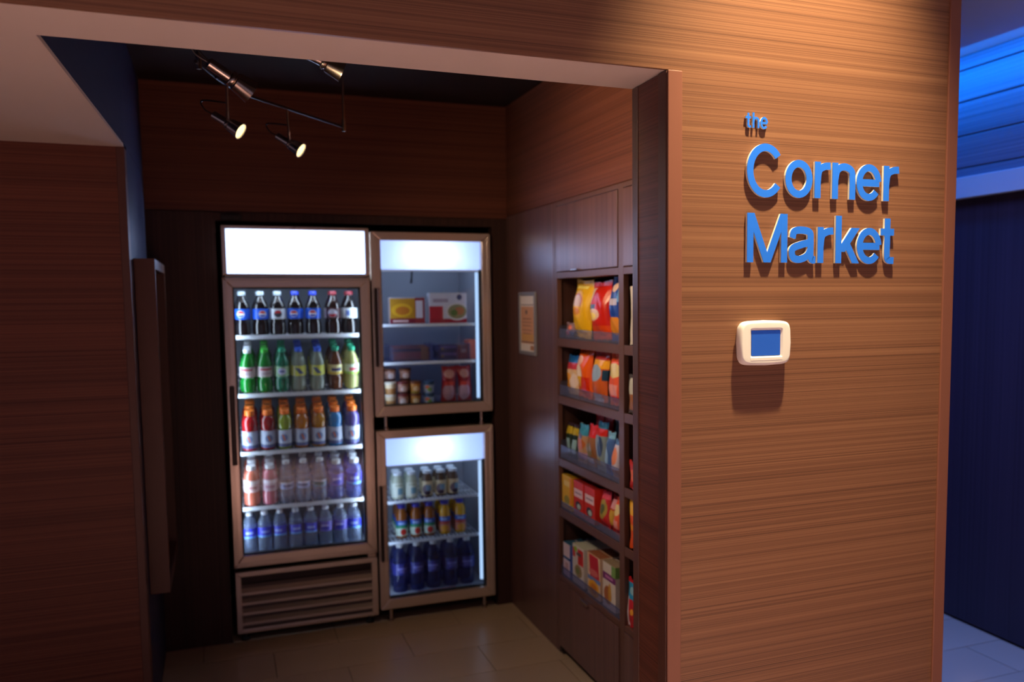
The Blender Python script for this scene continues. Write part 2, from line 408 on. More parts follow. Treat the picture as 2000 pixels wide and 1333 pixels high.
def letter(parent, ch, x0, x1, base, xh, cap, w, yf, depth):
    kk = 1.920/1.900; x0 *= kk; x1 *= kk; base = 1.62+(base-1.62)*kk; xh *= kk; cap *= kk; w *= kk
    qs = glyph(ch, x1-x0, xh, cap, w)
    body, face = MB(), MB()
    for si, (L_, R_, closed) in enumerate(qs):
        k = len(L_); dy = 0.00012*si
        for mb, ya, yb in ((body, yf+0.0012+dy, yf+depth), (face, yf+dy, yf+0.0011+dy)):
            n = len(mb.v)
            for P in (L_, R_):
                for yy in (ya, yb): mb.v += [(x0+p.x, yy, base+p.y) for p in P]
            la, lb, ra, rb = n, n+k, n+2*k, n+3*k
            for i in range(k if closed else k-1):
                j = (i+1) % k
                mb.f += [(la+i, la+j, ra+j, ra+i), (lb+i, rb+i, rb+j, lb+j), (la+i, lb+i, lb+j, la+j), (ra+i, ra+j, rb+j, rb+i)]
            if not closed:
                mb.f += [(la, ra, rb, lb), (la+k-1, lb+k-1, rb+k-1, ra+k-1)]
    b = body.build('letter', M['letter_side'], parent)
    face.build('letter_face', M['blue_face'], b)
sg = thing('wall_sign', 'raised blue lettering reading the Corner Market on the wood wall', 'sign')
for ch, a, b in (('t', 1.227, 1.243), ('h', 1.247, 1.267), ('e', 1.270, 1.292)): letter(sg, ch, a, b, 2.041, 0.027, 0.037, 0.0053, 1.9225, 0.006)
for ch, a, b in (('C', 1.228, 1.338), ('o', 1.344, 1.427), ('r', 1.434, 1.483), ('n', 1.489, 1.563), ('e', 1.567, 1.648), ('r', 1.656, 1.707)):
    letter(sg, ch, a, b, 1.875, 0.0925, 0.125, 0.0185, 1.9195, 0.008)
for ch, a, b in (('M', 1.232, 1.352), ('a', 1.357, 1.441), ('r', 1.446, 1.495), ('k', 1.503, 1.579), ('e', 1.572, 1.653), ('t', 1.650, 1.697)):
    letter(sg, ch, a, b, 1.709, 0.0925, 0.123, 0.0185, 1.9195, 0.008)

# ------------------------------------------------------------------ thermostat
def superrect(w, h, n, k=48, bulge=0.0):
    out = []
    for i in range(k):
        a = 2*PI*i/k; c, s_ = math.cos(a), math.sin(a)
        x = w/2*math.copysign(abs(c)**(2/n), c); z = h/2*math.copysign(abs(s_)**(2/n), s_)
        out.append((x*(1-bulge*(z/(h/2))**2), z*(1-bulge*(x/(w/2))**2)))
    return out
def loft(rings):
    mb = MB(); k = len(rings[0][1])
    for y, ring in rings: mb.v += [(x, y, z) for x, z in ring]
    for j in range(len(rings)-1):
        for i in range(k): mb.f.append((j*k+i, j*k+(i+1) % k, (j+1)*k+(i+1) % k, (j+1)*k+i))
    mb.f.append(tuple(range(k))); mb.f.append(tuple((len(rings)-1)*k+i for i in range(k))); return mb
th = thing('thermostat', 'white wall thermostat with blue screen below the lettering', 'thermostat', (1.293, FY, 1.505))
loft([(-0.001, superrect(0.146, 0.106, 9, 48, 0.065)), (-0.010, superrect(0.150, 0.110, 9, 48, 0.065)), (-0.012, superrect(0.152, 0.112, 9, 48, 0.065))]).build('back_plate', M['white_plastic'], th, True)
k = 48
fr = MB(); rings = [(-0.013, superrect(0.156, 0.116, 9, 48, 0.065)), (-0.024, superrect(0.155, 0.115, 9, 48, 0.065)), (-0.029, superrect(0.149, 0.109, 9, 48, 0.065)), (-0.0308, superrect(0.144, 0.104, 9, 48, 0.065)), (-0.0310, superrect(0.141, 0.101, 9, 48, 0.065)), (-0.0311, superrect(0.100, 0.080, 16)), (-0.0311, superrect(0.098, 0.078, 16)), (-0.0300, superrect(0.096, 0.076, 18)), (-0.0265, superrect(0.088, 0.066, 30))]
for yy, ring in rings: fr.v += [(x, yy, z) for x, z in ring]
for j in range(len(rings)-1):
    for i in range(k): fr.f.append((j*k+i, j*k+(i+1) % k, (j+1)*k+(i+1) % k, (j+1)*k+i))
fr.f.append(tuple(range(k)))
fr.build('cover', M['white_plastic'], th, True)
scr = mat('lcd_blue', (38, 92, 190), 0.25, coat=0.3, emit=(40, 90, 200), es=0.25)
MB().box(-0.043, 0.043, -0.0272, -0.0262, -0.032, 0.032).build('screen', scr, th)
MB().box(-0.048, 0.048, -0.0315, -0.0295, -0.0445, -0.0365).build('door_lip', M['white_plastic'], th, bevel=0.0008)

# ------------------------------------------------------------------ track lighting
def curve_pts(pts, n=6):
    P = [Vector(p) for p in pts]; P = [2*P[0]-P[1]] + P + [2*P[-1]-P[-2]]; out = []
    for i in range(1, len(P)-2):
        for q in range(n):
            t = q/n; a, b, c, d = P[i-1:i+3]
            out.append(0.5*((2*b)+(c-a)*t+(2*a-5*b+4*c-d)*t*t+(3*b-a-3*c+d)*t**3))
    out.append(P[-2]); return out
rail = thing('light_rail', 'curved dark monorail track hanging under the alcove ceiling', 'light rail', (0, 0, 2.30))
MB().tube(curve_pts([(-0.03, 2.78, 0), (0.045, 3.02, 0), (0.12, 3.17, 0), (0.255, 3.335, 0), (0.49, 3.62, 0)]), 0.005, 8).build('rail', M['steel_dark'], rail, True)
for x, y in ((-0.022, 2.80), (0.487, 3.615)):
    MB().tube([(x, y, -0.012), (x, y, 0.300)], 0.0045, 8).build('hanger_rod', M['chrome'], rail, True)
    MB().lathe([(0.008, -0.016), (0.008, 0.03)], 10, (x, y, 0)).build('clamp', M['chrome'], rail, True)
    MB().lathe([(0.03, 0.286), (0.03, 0.300)], 16, (x, y, 0)).build('ceiling_cup', M['chrome'], rail, True)
def spotlight(label, F, d, mount, lit, power, scale=1.0, beam=80):
    d = Vector(d).normalized(); F = Vector(F)
    R_ = d.to_track_quat('Z', 'Y').to_matrix().to_4x4(); R_.translation = F
    t = thing('track_spotlight', label, 'spotlight', tuple(F), 0, 'spotlights on the alcove track')
    def part(name, prof, m, sm=True, seg=20):
        o = MB().lathe(prof, seg).build(name, m, t, sm); o.matrix_local = Matrix.Translation(-F) @ R_; return o
    s = scale
    part('shade', [(0.017*s, -0.050*s), (0.024*s, -0.044*s), (0.031*s, -0.002*s), (0.032*s, 0.001*s), (0.0295*s, 0.001*s), (0.028*s, -0.006*s)], M['chrome'])
    part('collar', [(0.019*s, -0.060*s), (0.021*s, -0.057*s), (0.021*s, -0.052*s), (0.017*s, -0.050*s)], M['chrome'])
    part('socket', [(0.008*s, -0.122*s), (0.0145*s, -0.118*s), (0.0145*s, -0.062*s), (0.012*s, -0.060*s)], M['chrome'])
    part('lens', [(0.001*s, -0.0012*s), (0.0275*s, -0.003*s), (0.0275*s, -0.008*s)], M['bulb'] if lit else M['steel_dark'])
    rear = F - d*0.122*s; piv = F - d*0.055*s; mt = Vector(mount)
    side = (mt - piv).normalized()
    j = piv + side*0.03*s
    MB().tube([tuple(mt-F), tuple((mt*0.45+j*0.55)-F), tuple(j-F), tuple(piv-F)], [0.0042, 0.0042, 0.006, 0.006], 8).build('stem', M['chrome'], t, True)
    back = rear - d*0.03*s
    MB().tube(curve_pts([tuple(rear-F), tuple(back-F+Vector((-0.004, 0, 0.002))), tuple(back-F+Vector((-0.01, 0.005, 0.03))), tuple((mt*0.45+j*0.55)-F)]), 0.0028, 6).build('cable', M['steel_dark'], t, True)
    if lit and power:
        lo = lamp('spot_beam', 'SPOT', tuple(F + d*0.004), tuple(F+d), power, (1.0, 0.72, 0.42), spot_size=math.radians(beam), spot_blend=0.8, shadow_soft_size=0.02)
    return t
spotlight('nearest nickel track spotlight, lens turned away, high left under the soffit', (0.113, 2.750, 2.220), (0.835, 0.256, -0.487), (0.02, 2.95, 2.30), True, 34, 1.1, 125)
spotlight('lit nickel track spotlight with looped cable, lower left of the group', (0.093, 3.150, 2.178), (0.769, -0.355, -0.531), (0.055, 3.04, 2.30), True, 8, 0.88)
spotlight('lit nickel track spotlight on the right, lowest of the group', (0.308, 3.450, 2.175), (0.757, -0.390, -0.525), (0.255, 3.335, 2.30), True, 8, 0.88)
spotlight('nickel track spotlight half hidden behind the soffit edge at right', (0.397, 2.95, 2.349), (0.921, 0.023, -0.389), (0.33, 2.97, 2.46), True, 22, 1.1, 110)
# short second rail that carries the half-hidden head
r2 = thing('light_rail', 'short dark rail stub above the half-hidden spotlight', 'light rail', (0, 0, 2.46))
MB().tube([(0.22, 2.93, 0), (0.46, 3.02, 0)], 0.005, 8).build('rail', M['steel_dark'], r2, True)
MB().tube([(0.24, 2.938, 0), (0.24, 2.938, 0.14)], 0.004, 8).build('hanger_rod', M['chrome'], r2, True)

# ------------------------------------------------------------------ coolers
def frame_members(parent, x0, x1, z0, z1, wl, wr, wb, wt, y0, y1, m, names=('stile', 'stile', 'rail', 'rail'), bevel=0.004):
    """four mitred members around an opening; outer box x0..x1, z0..z1"""
    xi0, xi1, zi0, zi1 = x0+wl, x1-wr, z0+wb, z1-wt
    def member(name, quad):
        mb = MB(); mb.v = [(x, y0, z) for x, z in quad] + [(x, y1, z) for x, z in quad]
        mb.f = [(0, 1, 2, 3), (7, 6, 5, 4), (0, 4, 5, 1), (1, 5, 6, 2), (2, 6, 7, 3), (3, 7, 4, 0)]
        # raised outer half: a second, prouder strip for the stepped aluminium section
        return mb.build(name, m, parent, bevel=bevel)
    member(names[0], [(x0, z0), (xi0, zi0), (xi0, zi1), (x0, z1)])
    member(names[1], [(x1, z0), (x1, z1), (xi1, zi1), (xi1, zi0)])
    member(names[2], [(x0, z0), (x1, z0), (xi1, zi0), (xi0, zi0)])
    member(names[3], [(x0, z1), (xi0, zi1), (xi1, zi1), (x1, z1)])
    return xi0, xi1, zi0, zi1
def wire_shelf(parent, x0, x1, y0, y1, z, rail_h=0.012, pitch=0.02, r=0.0026, tilt=0.0):
    tt = math.tan(tilt)
    w = MB(); n = int((x1-x0)/pitch)
    for i in range(n+1):
        x = x0+(x1-x0)*i/n; w.tube([(x, y0, z), (x, y1, z+(y1-y0)*tt)], r, 5)
    for yy in (y0+(y1-y0)*0.35, y0+(y1-y0)*0.7, y1): w.tube([(x0, yy, z-0.004+(yy-y0)*tt), (x1, yy, z-0.004+(yy-y0)*tt)], 0.003, 5)
    s = w.build('wire_shelf', M['white_wire'], parent, True)
    MB().box(x0-0.004, x1+0.004, y0-0.006, y0+0.001, z-rail_h, z+rail_h*0.5).build('shelf_rail', M['white_wire'], s, bevel=0.002)
    return s

# tall cooler
TILT = math.radians(10)      # gravity-feed shelves lean forward
TC = thing('display_cooler', 'tall single-door glass drinks cooler with lit white header', 'cooler', (0.357, 4.36, 0))
HW = 0.331
sh = MB().box(-HW, -HW+0.012, 0.055, 0.70, 0.05, 1.97).box(HW-0.012, HW, 0.055, 0.70, 0.05, 1.97).box(-HW, HW, 0.69, 0.70, 0.05, 1.97).box(-HW, HW, 0.03, 0.70, 1.958, 1.97).box(-HW, HW, 0.055, 0.70, 0.05, 0.062)
sh.build('cabinet_shell', M['steel_dark'], TC)
li = MB().box(-0.312, -0.304, 0.06, 0.62, 0.39, 1.72).box(0.304, 0.312, 0.06, 0.62, 0.39, 1.72).box(-0.312, 0.312, 0.62, 0.63, 0.39, 1.72).box(-0.312, 0.312, 0.06, 0.63, 0.376, 0.398).box(-0.312, 0.312, 0.06, 0.63, 1.72, 1.735)
li.build('liner', M['liner_dark'], TC)
# header box
hd = MB().box(-HW+0.012, HW-0.012, 0.13, 0.14, 1.745, 1.958).box(-HW+0.012, HW-0.012, 0.03, 0.14, 1.738, 1.746)
hd.build('header_box', M['white_plastic'], TC)
frame_members(TC, -HW, HW, 1.741, 1.970, 0.020, 0.020, 0.009, 0.017, -0.004, 0.03, M['steel'], ('header_stile', 'header_stile', 'header_rail', 'header_rail'), 0.003)
MB().box(-0.311, 0.311, 0.010, 0.013, 1.750, 1.953).build('header_face', M['header'], TC)
for zz in (1.815, 1.895): MB().tube([(-0.21, 0.075, zz), (0.21, 0.075, zz)], 0.012, 12).build('lamp_tube', M['lamp_tube'], TC, True)
MB().lathe([(0.006, -0.004), (0.006, 0.002)], 12, (0, 0, 0)).build('lock', M['chrome'], TC, True).matrix_local = Matrix.Translation((-0.01, -0.004, 1.961)) @ Matrix.Rotation(PI/2, 4, 'X')
# door
DR = bpy.data.objects.new('door', None); COL.objects.link(DR); DR.parent = TC
xi = frame_members(DR, -HW-0.003, HW+0.001, 0.368, 1.733, 0.044, 0.047, 0.056, 0.047, 0.0, 0.05, M['steel'])
fr2 = MB().box(-HW+0.010, HW-0.010, -0.005, 0.001, 1.713, 1.722).box(-HW+0.010, HW-0.010, -0.005, 0.001, 0.380, 0.392).box(-HW+0.008, -HW+0.018, -0.005, 0.001, 0.380, 1.722).box(HW-0.018, HW-0.008, -0.005, 0.001, 0.380, 1.722)
fr2.build('frame_bead', M['steel'], DR, bevel=0.002)
MB().box(xi[0]-0.01, xi[1]+0.01, 0.022, 0.026, xi[2]-0.01, xi[3]+0.01).build('glass_pane', M['glass'], DR)
g = MB().box(xi[0], xi[0]+0.006, 0.026, 0.05, xi[2], xi[3]).box(xi[1]-0.006, xi[1], 0.026, 0.05, xi[2], xi[3]).box(xi[0], xi[1], 0.026, 0.05, xi[2], xi[2]+0.006).box(xi[0], xi[1], 0.026, 0.05, xi[3]-0.006, xi[3])
g.build('gasket', M['rubber'], DR)
MB().box(-0.322, -0.300, -0.016, 0.0, 0.862, 1.232).build('handle', M['steel_dark'], DR, bevel=0.004)
MB().box(0.285, 0.325, 0.004, 0.05, 0.349, 0.367).build('hinge', M['chrome'], TC, bevel=0.002)
# base grille
frame_members(TC, -HW, HW, 0.050, 0.347, 0.026, 0.030, 0.020, 0.024, 0.0, 0.035, M['steel'], ('grille_stile', 'grille_stile', 'grille_rail', 'grille_rail'), 0.003)
MB().box(-HW+0.02, HW-0.02, 0.036, 0.042, 0.062, 0.33).build('grille_back', M['steel_dark'], TC)
for i in range(5):
    z = 0.088+0.0485*i
    mb = MB(); x0, x1 = -HW+0.026, HW-0.030
    mb.v = [(x0, 0.004, z), (x1, 0.004, z), (x1, 0.004, z+0.012), (x0, 0.004, z+0.012), (x0, 0.034, z+0.024), (x1, 0.034, z+0.024), (x1, 0.034, z+0.036), (x0, 0.034, z+0.036)]
    mb.f = [(0, 1, 2, 3), (4, 7, 6, 5), (3, 2, 6, 7), (0, 4, 5, 1), (0, 3, 7, 4), (1, 5, 6, 2)]
    if i < 4: mb.build('louvre_slat', M['steel'], TC)
    mb2 = MB().box(x0, x1, 0.024, 0.026, z+0.014-0.048+0.0, z+0.046-0.048).build('grille_panel', M['grille_panel'], TC) if i > 0 or True else None
MB().box(0.02, 0.19, 0.0215, 0.0235, 0.150, 0.166).build('badge', mat('maroon_badge', (70, 34, 32), 0.4), TC)
for sx in (-1, 1):
    for yy in (0.06, 0.62):
        MB().lathe([(0.02, 0.0), (0.02, 0.012), (0.010, 0.016), (0.010, 0.052)], 14, (sx*0.295, yy, 0)).build('foot', M['rubber'], TC, True)
for sx in (-1, 1): MB().box(sx*0.297-0.005, sx*0.297+0.005, 0.062, 0.076, 0.44, 1.67).build('led_and_fill_strip', M['led'], TC)
MB().box(-0.27, 0.27, 0.075, 0.09, 1.705, 1.715).build('led_and_fill_strip', M['led'], TC)
for z in (1.455, 1.176, 0.897, 0.628): wire_shelf(TC, -0.280, 0.286, 0.105, 0.52, z, 0.013, 0.026, 0.0024, 0.0 if z > 1.4 else TILT)

def small_cooler(label, z0, shelves, tube_half, wire):
    t = thing('display_cooler', label, 'cooler', (0.998, 4.36, z0))
    H = 0.908; hw = 0.2995
    MB().box(-hw, -hw+0.012, 0.052, 0.66, 0, H).box(hw-0.012, hw, 0.052, 0.66, 0, H).box(-hw, hw, 0.65, 0.66, 0, H).box(-hw, hw, 0.052, 0.66, H-0.012, H).box(-hw, hw, 0.052, 0.66, 0, 0.012).build('cabinet_shell', M['steel_dark'], t)
    MB().box(-0.287, -0.281, 0.055, 0.58, 0.02, H-0.02).box(0.281, 0.287, 0.055, 0.58, 0.02, H-0.02).box(-0.287, 0.287, 0.58, 0.59, 0.02, H-0.02).box(-0.287, 0.287, 0.055, 0.59, 0.014, 0.034).box(-0.287, 0.287, 0.055, 0.59, H-0.026, H-0.014).build('liner', M['liner'], t)
    d = bpy.data.objects.new('door', None); COL.objects.link(d); d.parent = t
    xi = frame_members(d, -hw, hw, 0.0, H, 0.046, 0.046, 0.052, 0.042, 0.0, 0.048, M['steel'])
    MB().box(hw-0.020, hw-0.012, -0.004, 0.001, 0.02, H-0.02).build('frame_bead', M['steel'], d, bevel=0.002)
    MB().box(-hw+0.012, -hw+0.020, -0.004, 0.001, 0.02, H-0.02).build('frame_bead', M['steel'], d, bevel=0.002)
    MB().box(xi[0]-0.01, xi[1]+0.01, 0.020, 0.024, xi[2]-0.01, xi[3]+0.01).build('glass_pane', M['glass'], d)
    MB().box(xi[0], xi[0]+0.005, 0.024, 0.048, xi[2], xi[3]-0.14).box(xi[1]-0.005, xi[1], 0.024, 0.048, xi[2], xi[3]-0.14).box(xi[0], xi[1], 0.024, 0.048, xi[2], xi[2]+0.005).build('gasket', M['rubber'], d)
    MB().box(-0.292, -0.279, -0.018, 0.0, 0.25, 0.635).build('handle', M['steel_dark'], d, bevel=0.003)
    MB().box(-0.276, -0.263, -0.012, 0.0, 0.25, 0.635).build('handle_strip', M['chrome'], d, bevel=0.003)
    # lit header behind the glass
    MB().box(xi[0]-0.008, xi[1]+0.008, 0.034, 0.037, xi[3]-0.141, xi[3]+0.012).build('header_face', M['header_small'], t)
    MB().box(-0.262, 0.262, 0.115, 0.12, xi[3]-0.141, xi[3]+0.012).box(-0.262, 0.262, 0.038, 0.12, xi[3]-0.147, xi[3]-0.141).build('header_box', M['white_plastic'], t)
    MB().tube([(-tube_half, 0.078, xi[3]-0.062), (tube_half, 0.078, xi[3]-0.062)], 0.012, 12).build('lamp_tube', M['lamp_tube_small'], t, True)
    MB().box(0.249, 0.262, 0.106, 0.120, 0.06, 0.715).build('led_and_fill_strip', M['led_soft'], t)
    MB().box(-0.279, -0.268, 0.060, 0.072, 0.06, 0.715).build('led_and_fill_strip', M['led_fill'], t)  # unseen strip behind the left frame, added to brighten the interior
    MB().box(-0.22, 0.22, 0.20, 0.22, H-0.036, H-0.028).build('led_and_fill_strip', M['led_fill'], t)  # another unseen strip, added up behind the header as top fill
    for sx in (-1, 1):
        for yy in (0.03, 0.60):
            MB().lathe([(0.015, -0.068), (0.015, -0.060), (0.0085, -0.056), (0.0085, 0.0)], 12, (sx*0.245, yy, 0)).build('foot', M['chrome'], t, True)
    for z in shelves:
        if wire: wire_shelf(t, -0.25, 0.244, 0.12, 0.54, z-z0, 0.010, 0.021, 0.0028)
        else:
            MB().box(-0.25, 0.246, 0.14, 0.54, z-z0-0.010, z-z0).build('shelf', M['acrylic'], t)
            MB().box(-0.25, 0.246, 0.128, 0.14, z-z0-0.013, z-z0+0.002).build('shelf_rail', M['white_wire'], t, bevel=0.002)
    return t
C2 = small_cooler('upper small glass-door cooler holding meal boxes and tubs', 1.048, (1.500, 1.306), 0.13, False)
MB().tube([(-0.02, 0.40, 0.745), (-0.025, 0.39, 0.70), (-0.03, 0.385, 0.665)], [0.006, 0.005, 0.007], 8).build('thermometer_hook', M['rubber'], C2, True)
C3 = small_cooler('lower small glass-door cooler holding milk, juice and water', 0.070, (0.590, 0.377), 0.09, True)
MB().box(-0.10, 0.10, 0.0535, 0.055, 0.052, 0.058).build('price_strip', mat('red_strip', (200, 50, 90), 0.5), C3)

# ------------------------------------------------------------------ bottles
PROF = {
 'soda': ([(0.024, 0), (0.0305, 0.006), (0.0315, 0.03), (0.0305, 0.058), (0.0275, 0.068), (0.0305, 0.077), (0.0315, 0.09), (0.0315, 0.125), (0.0295, 0.142), (0.023, 0.162), (0.0145, 0.182), (0.0125, 0.188), (0.0125, 0.197)], (0.0145, 0.192, 0.211), (0.0322, 0.078, 0.128)),
 'sport': ([(0.029, 0), (0.0335, 0.006), (0.034, 0.04), (0.034, 0.098), (0.031, 0.103), (0.0325, 0.112), (0.0335, 0.128), (0.030, 0.150), (0.022, 0.165), (0.0175, 0.168), (0.0175, 0.178)], (0.0195, 0.171, 0.197), (0.0346, 0.012, 0.098)),
 'vitamin': ([(0.029, 0), (0.0335, 0.006), (0.034, 0.05), (0.032, 0.062), (0.034, 0.072), (0.034, 0.135), (0.030, 0.158), (0.020, 0.172), (0.0165, 0.176), (0.0165, 0.186)], (0.0185, 0.178, 0.200), (0.0346, 0.072, 0.132)),
 'sparkling': ([(0.026, 0), (0.0315, 0.006), (0.032, 0.05), (0.029, 0.062), (0.032, 0.074), (0.0315, 0.11), (0.026, 0.14), (0.017, 0.17), (0.0135, 0.186), (0.0125, 0.198)], (0.014, 0.196, 0.214), (0.0325, 0.074, 0.108)),
 'water': ([(0.028, 0), (0.0325, 0.006), (0.032, 0.02), (0.0335, 0.03), (0.032, 0.042), (0.0335, 0.054), (0.0325, 0.066), (0.0335, 0.078), (0.0335, 0.13), (0.030, 0.15), (0.020, 0.172), (0.0135, 0.18), (0.0125, 0.19)], (0.0145, 0.186, 0.203), (0.0342, 0.080, 0.128)),
 'milk': ([(0.026, 0), (0.030, 0.005), (0.031, 0.03), (0.031, 0.085), (0.028, 0.102), (0.021, 0.118), (0.0195, 0.128)], (0.0215, 0.124, 0.140), (0.0317, 0.012, 0.086)),
 'juice': ([(0.027, 0), (0.031, 0.005), (0.0315, 0.02), (0.0315, 0.095), (0.029, 0.104), (0.0305, 0.116), (0.028, 0.135), (0.020, 0.152), (0.0165, 0.156), (0.0165, 0.162)], (0.0185, 0.157, 0.176), (0.0322, 0.014, 0.094)),
 'litre': ([(0.034, 0), (0.0395, 0.008), (0.038, 0.03), (0.040, 0.05), (0.038, 0.07), (0.040, 0.09), (0.040, 0.155), (0.038, 0.175), (0.030, 0.205), (0.018, 0.222), (0.0145, 0.228), (0.0145, 0.238)], (0.0165, 0.232, 0.250), (0.0405, 0.092, 0.152)),
}
_bm = {}
def bottle_meshes(kind, lmat, cmat, pmat):
    key = (kind, lmat.name, cmat.name, pmat.name if pmat else '')
    if key in _bm: return _bm[key]
    prof, cap, lab = PROF[kind]
    rs = {'soda': 1.16, 'sport': 1.11, 'vitamin': 1.11, 'sparkling': 1.15, 'water': 0.99}.get(kind, 1.0)
    prof = [(a*rs, b_) for a, b_ in prof]; cap = (cap[0]*rs*1.05, cap[1], cap[2]); lab = (lab[0]*rs, lab[1], lab[2])
    b = MB().lathe(prof, 18).mesh('bottle_body', True); b.materials.append(lmat)
    r, z0, z1 = cap
    cm = MB().lathe([(r, z0), (r*1.02, z0+0.003), (r, z1-0.003), (r*0.88, z1)], 16).mesh('cap', True); cm.materials.append(cmat)
    pm = None
    if pmat:
        R, a, c = lab
        mb = MB(); seg = 18
        for z in (a, c):
            for i in range(seg):
                t = 2*PI*i/seg; mb.v.append((R*math.cos(t), R*math.sin(t), z))
        for i in range(seg): mb.f.append((i, (i+1) % seg, seg+(i+1) % seg, seg+i))
        pm = mb.mesh('label_wrap', True); pm.materials.append(pmat)
    _bm[key] = (b, cm, pm); return _bm[key]
def bottle(label, cat, kind, lmat, cmat, pmat, loc, group, name='bottle', tilt=0.0):
    b, c, p = bottle_meshes(kind, lmat, cmat, pmat)
    t = thing(name, label, cat, loc, 0, group)
    t.matrix_world = Matrix.Translation(loc) @ Matrix.Rotation(tilt, 4, 'X') @ Matrix.Rotation(random.uniform(-0.25, 0.25), 4, 'Z')
    place(b, 'bottle_body', None, t); place(c, 'cap', None, t)
    if p: place(p, 'label_wrap', None, t)
    return t
L = {}
L['cola'] = mat('cola', (16, 9, 8), 0.08, coat=1.0)
L['rootbeer'] = mat('root_beer', (34, 12, 8), 0.08, coat=1.0)
L['green'] = see_through('green_bottle', (12, 150, 48), 0.62, 0.06, (90, 220, 110), coat=1.0)
L['teal'] = see_through('teal_bottle', (36, 150, 112), 0.55, 0.06, (140, 220, 190), coat=1.0)
L['lemon'] = see_through('pale_lemon_soda', (190, 206, 190), 0.45, 0.06, (225, 232, 220), coat=1.0)
L['amber'] = see_through('brown_tea', (110, 62, 30), 0.75, 0.06, (190, 140, 90), coat=1.0)
L['ltea'] = see_through('pale_green_tea', (188, 190, 120), 0.6, 0.06, (225, 225, 180), coat=1.0)
for n, c in (('red', (188, 18, 22)), ('dred', (160, 20, 22)), ('lime', (150, 168, 50)), ('orange', (196, 116, 20)), ('orange2', (186, 124, 24)), ('blue', (60, 140, 205)), ('purple', (92, 80, 150)), ('pink', (224, 120, 96)), ('rose', (206, 110, 130))):
    L[n] = see_through('drink_'+n, c, 0.86, 0.07, c, coat=1.0)
L['clear'] = see_through('clear_water', (180, 198, 226), 0.20, 0.05, (222, 230, 242), coat=1.0)
L['bluewater'] = see_through('blue_tinted_water', (120, 140, 215), 0.20, 0.05, (206, 216, 244), coat=1.0)
L['deepblue'] = see_through('deep_blue_water', (60, 70, 130), 0.16, 0.06, (176, 186, 226), coat=1.0)
L['milk'] = mat('milk', (184, 192, 168), 0.3, coat=0.4)
L['coffee'] = mat('coffee_milk', (92, 68, 50), 0.3, coat=0.4)
L['apple'] = see_through('apple_juice', (150, 84, 26), 0.85, 0.07, (200, 150, 80), coat=0.6)
L['oj'] = mat('orange_juice', (226, 168, 24), 0.25, coat=0.5)
K = {n: mat('cap_'+n, c, 0.4) for n, c in dict(silver=(190, 205, 215), white=(232, 238, 244), blue=(42, 66, 200), darkred=(140, 44, 56), green=(60, 190, 60), teal=(20, 150, 110), royal=(40, 90, 210), orange=(240, 120, 32), navy=(48, 40, 150), cream=(200, 204, 206)).items()}
RED, BLU, WHT = (206, 36, 40), (28, 70, 190), (236, 238, 242)
def globe(nm, base, cx=0.5): return printed(nm, base, (('e', cx, 0.5, 0.24, 0.33, WHT), ('e', cx, 0.5, 0.21, 0.29, RED, 0.55, 1.0), ('e', cx, 0.5, 0.21, 0.29, BLU, 0.0, 0.42)), 0.35)
P_ = {}
P_['cola'] = globe('label_cola_blue', (26, 92, 214))
P_['diet'] = printed('label_cola_silver', (214, 220, 228), (('e', 0.5, 0.5, 0.24, 0.33, (60, 62, 74)), ('e', 0.5, 0.5, 0.21, 0.29, RED, 0.55, 1.0)), 0.35)
P_['cherry'] = printed('label_cherry', (66, 24, 34), (('e', 0.52, 0.5, 0.30, 0.40, (190, 190, 205)), ('e', 0.52, 0.5, 0.27, 0.36, (170, 30, 44), 0.0, 0.42), ('r', 0.06, 0.5, 0.05, 0.5, (210, 200, 200))), 0.35)
P_['pale'] = printed('label_pale', (224, 236, 244), (('r', 0.35, 0.5, 0.14, 0.28, (150, 168, 220)), ('r', 0.35, 0.5, 0.07, 0.18, (84, 110, 190))), 0.35)
P_['ginger'] = printed('label_ginger', (216, 204, 206), (('r', 0.5, 0.75, 0.36, 0.10, (176, 40, 52)), ('r', 0.5, 0.35, 0.28, 0.12, (190, 170, 180))), 0.4)
P_['lemonlabel'] = printed('label_lemon', (150, 196, 150), (('e', 0.5, 0.5, 0.26, 0.36, (206, 214, 236)), ('r', 0.5, 0.5, 0.16, 0.08, (60, 90, 170))), 0.4)
P_['citrus'] = printed('label_citrus', (206, 212, 86), (('r', 0.5, 0.5, 0.14, 0.30, (80, 96, 130), 0.5), ('r', 0.2, 0.5, 0.06, 0.5, (226, 230, 180))), 0.4)
P_['tea'] = printed('label_tea', (228, 222, 160), (('r', 0.45, 0.5, 0.30, 0.14, (60, 54, 110)), ('r', 0.5, 0.12, 0.5, 0.1, (220, 190, 60))), 0.4)
P_['tea2'] = printed('label_tea_green', (214, 236, 210), (('r', 0.55, 0.5, 0.28, 0.16, (190, 80, 90)), ('r', 0.5, 0.12, 0.5, 0.12, (150, 200, 70))), 0.4)
P_['sport'] = printed('label_sport', (196, 206, 226), (('e', 0.5, 0.55, 0.22, 0.22, (120, 136, 180)), ('r', 0.5, 0.55, 0.05, 0.16, (220, 120, 60), 0.4), ('r', 0.5, 0.1, 0.5, 0.1, (96, 104, 150))), 0.35)
P_['vit'] = printed('label_vitamin', (240, 216, 216), (('r', 0.5, 0.80, 0.5, 0.14, (250, 244, 244)), ('r', 0.4, 0.4, 0.28, 0.05, (180, 70, 70)), ('r', 0.4, 0.25, 0.28, 0.03, (190, 120, 120))), 0.4)
P_['vit2'] = printed('label_vitamin_rose', (200, 176, 196), (('r', 0.5, 0.80, 0.5, 0.14, (226, 220, 232)), ('r', 0.4, 0.4, 0.28, 0.05, (150, 70, 110)), ('r', 0.4, 0.25, 0.28, 0.03, (160, 110, 140))), 0.4)
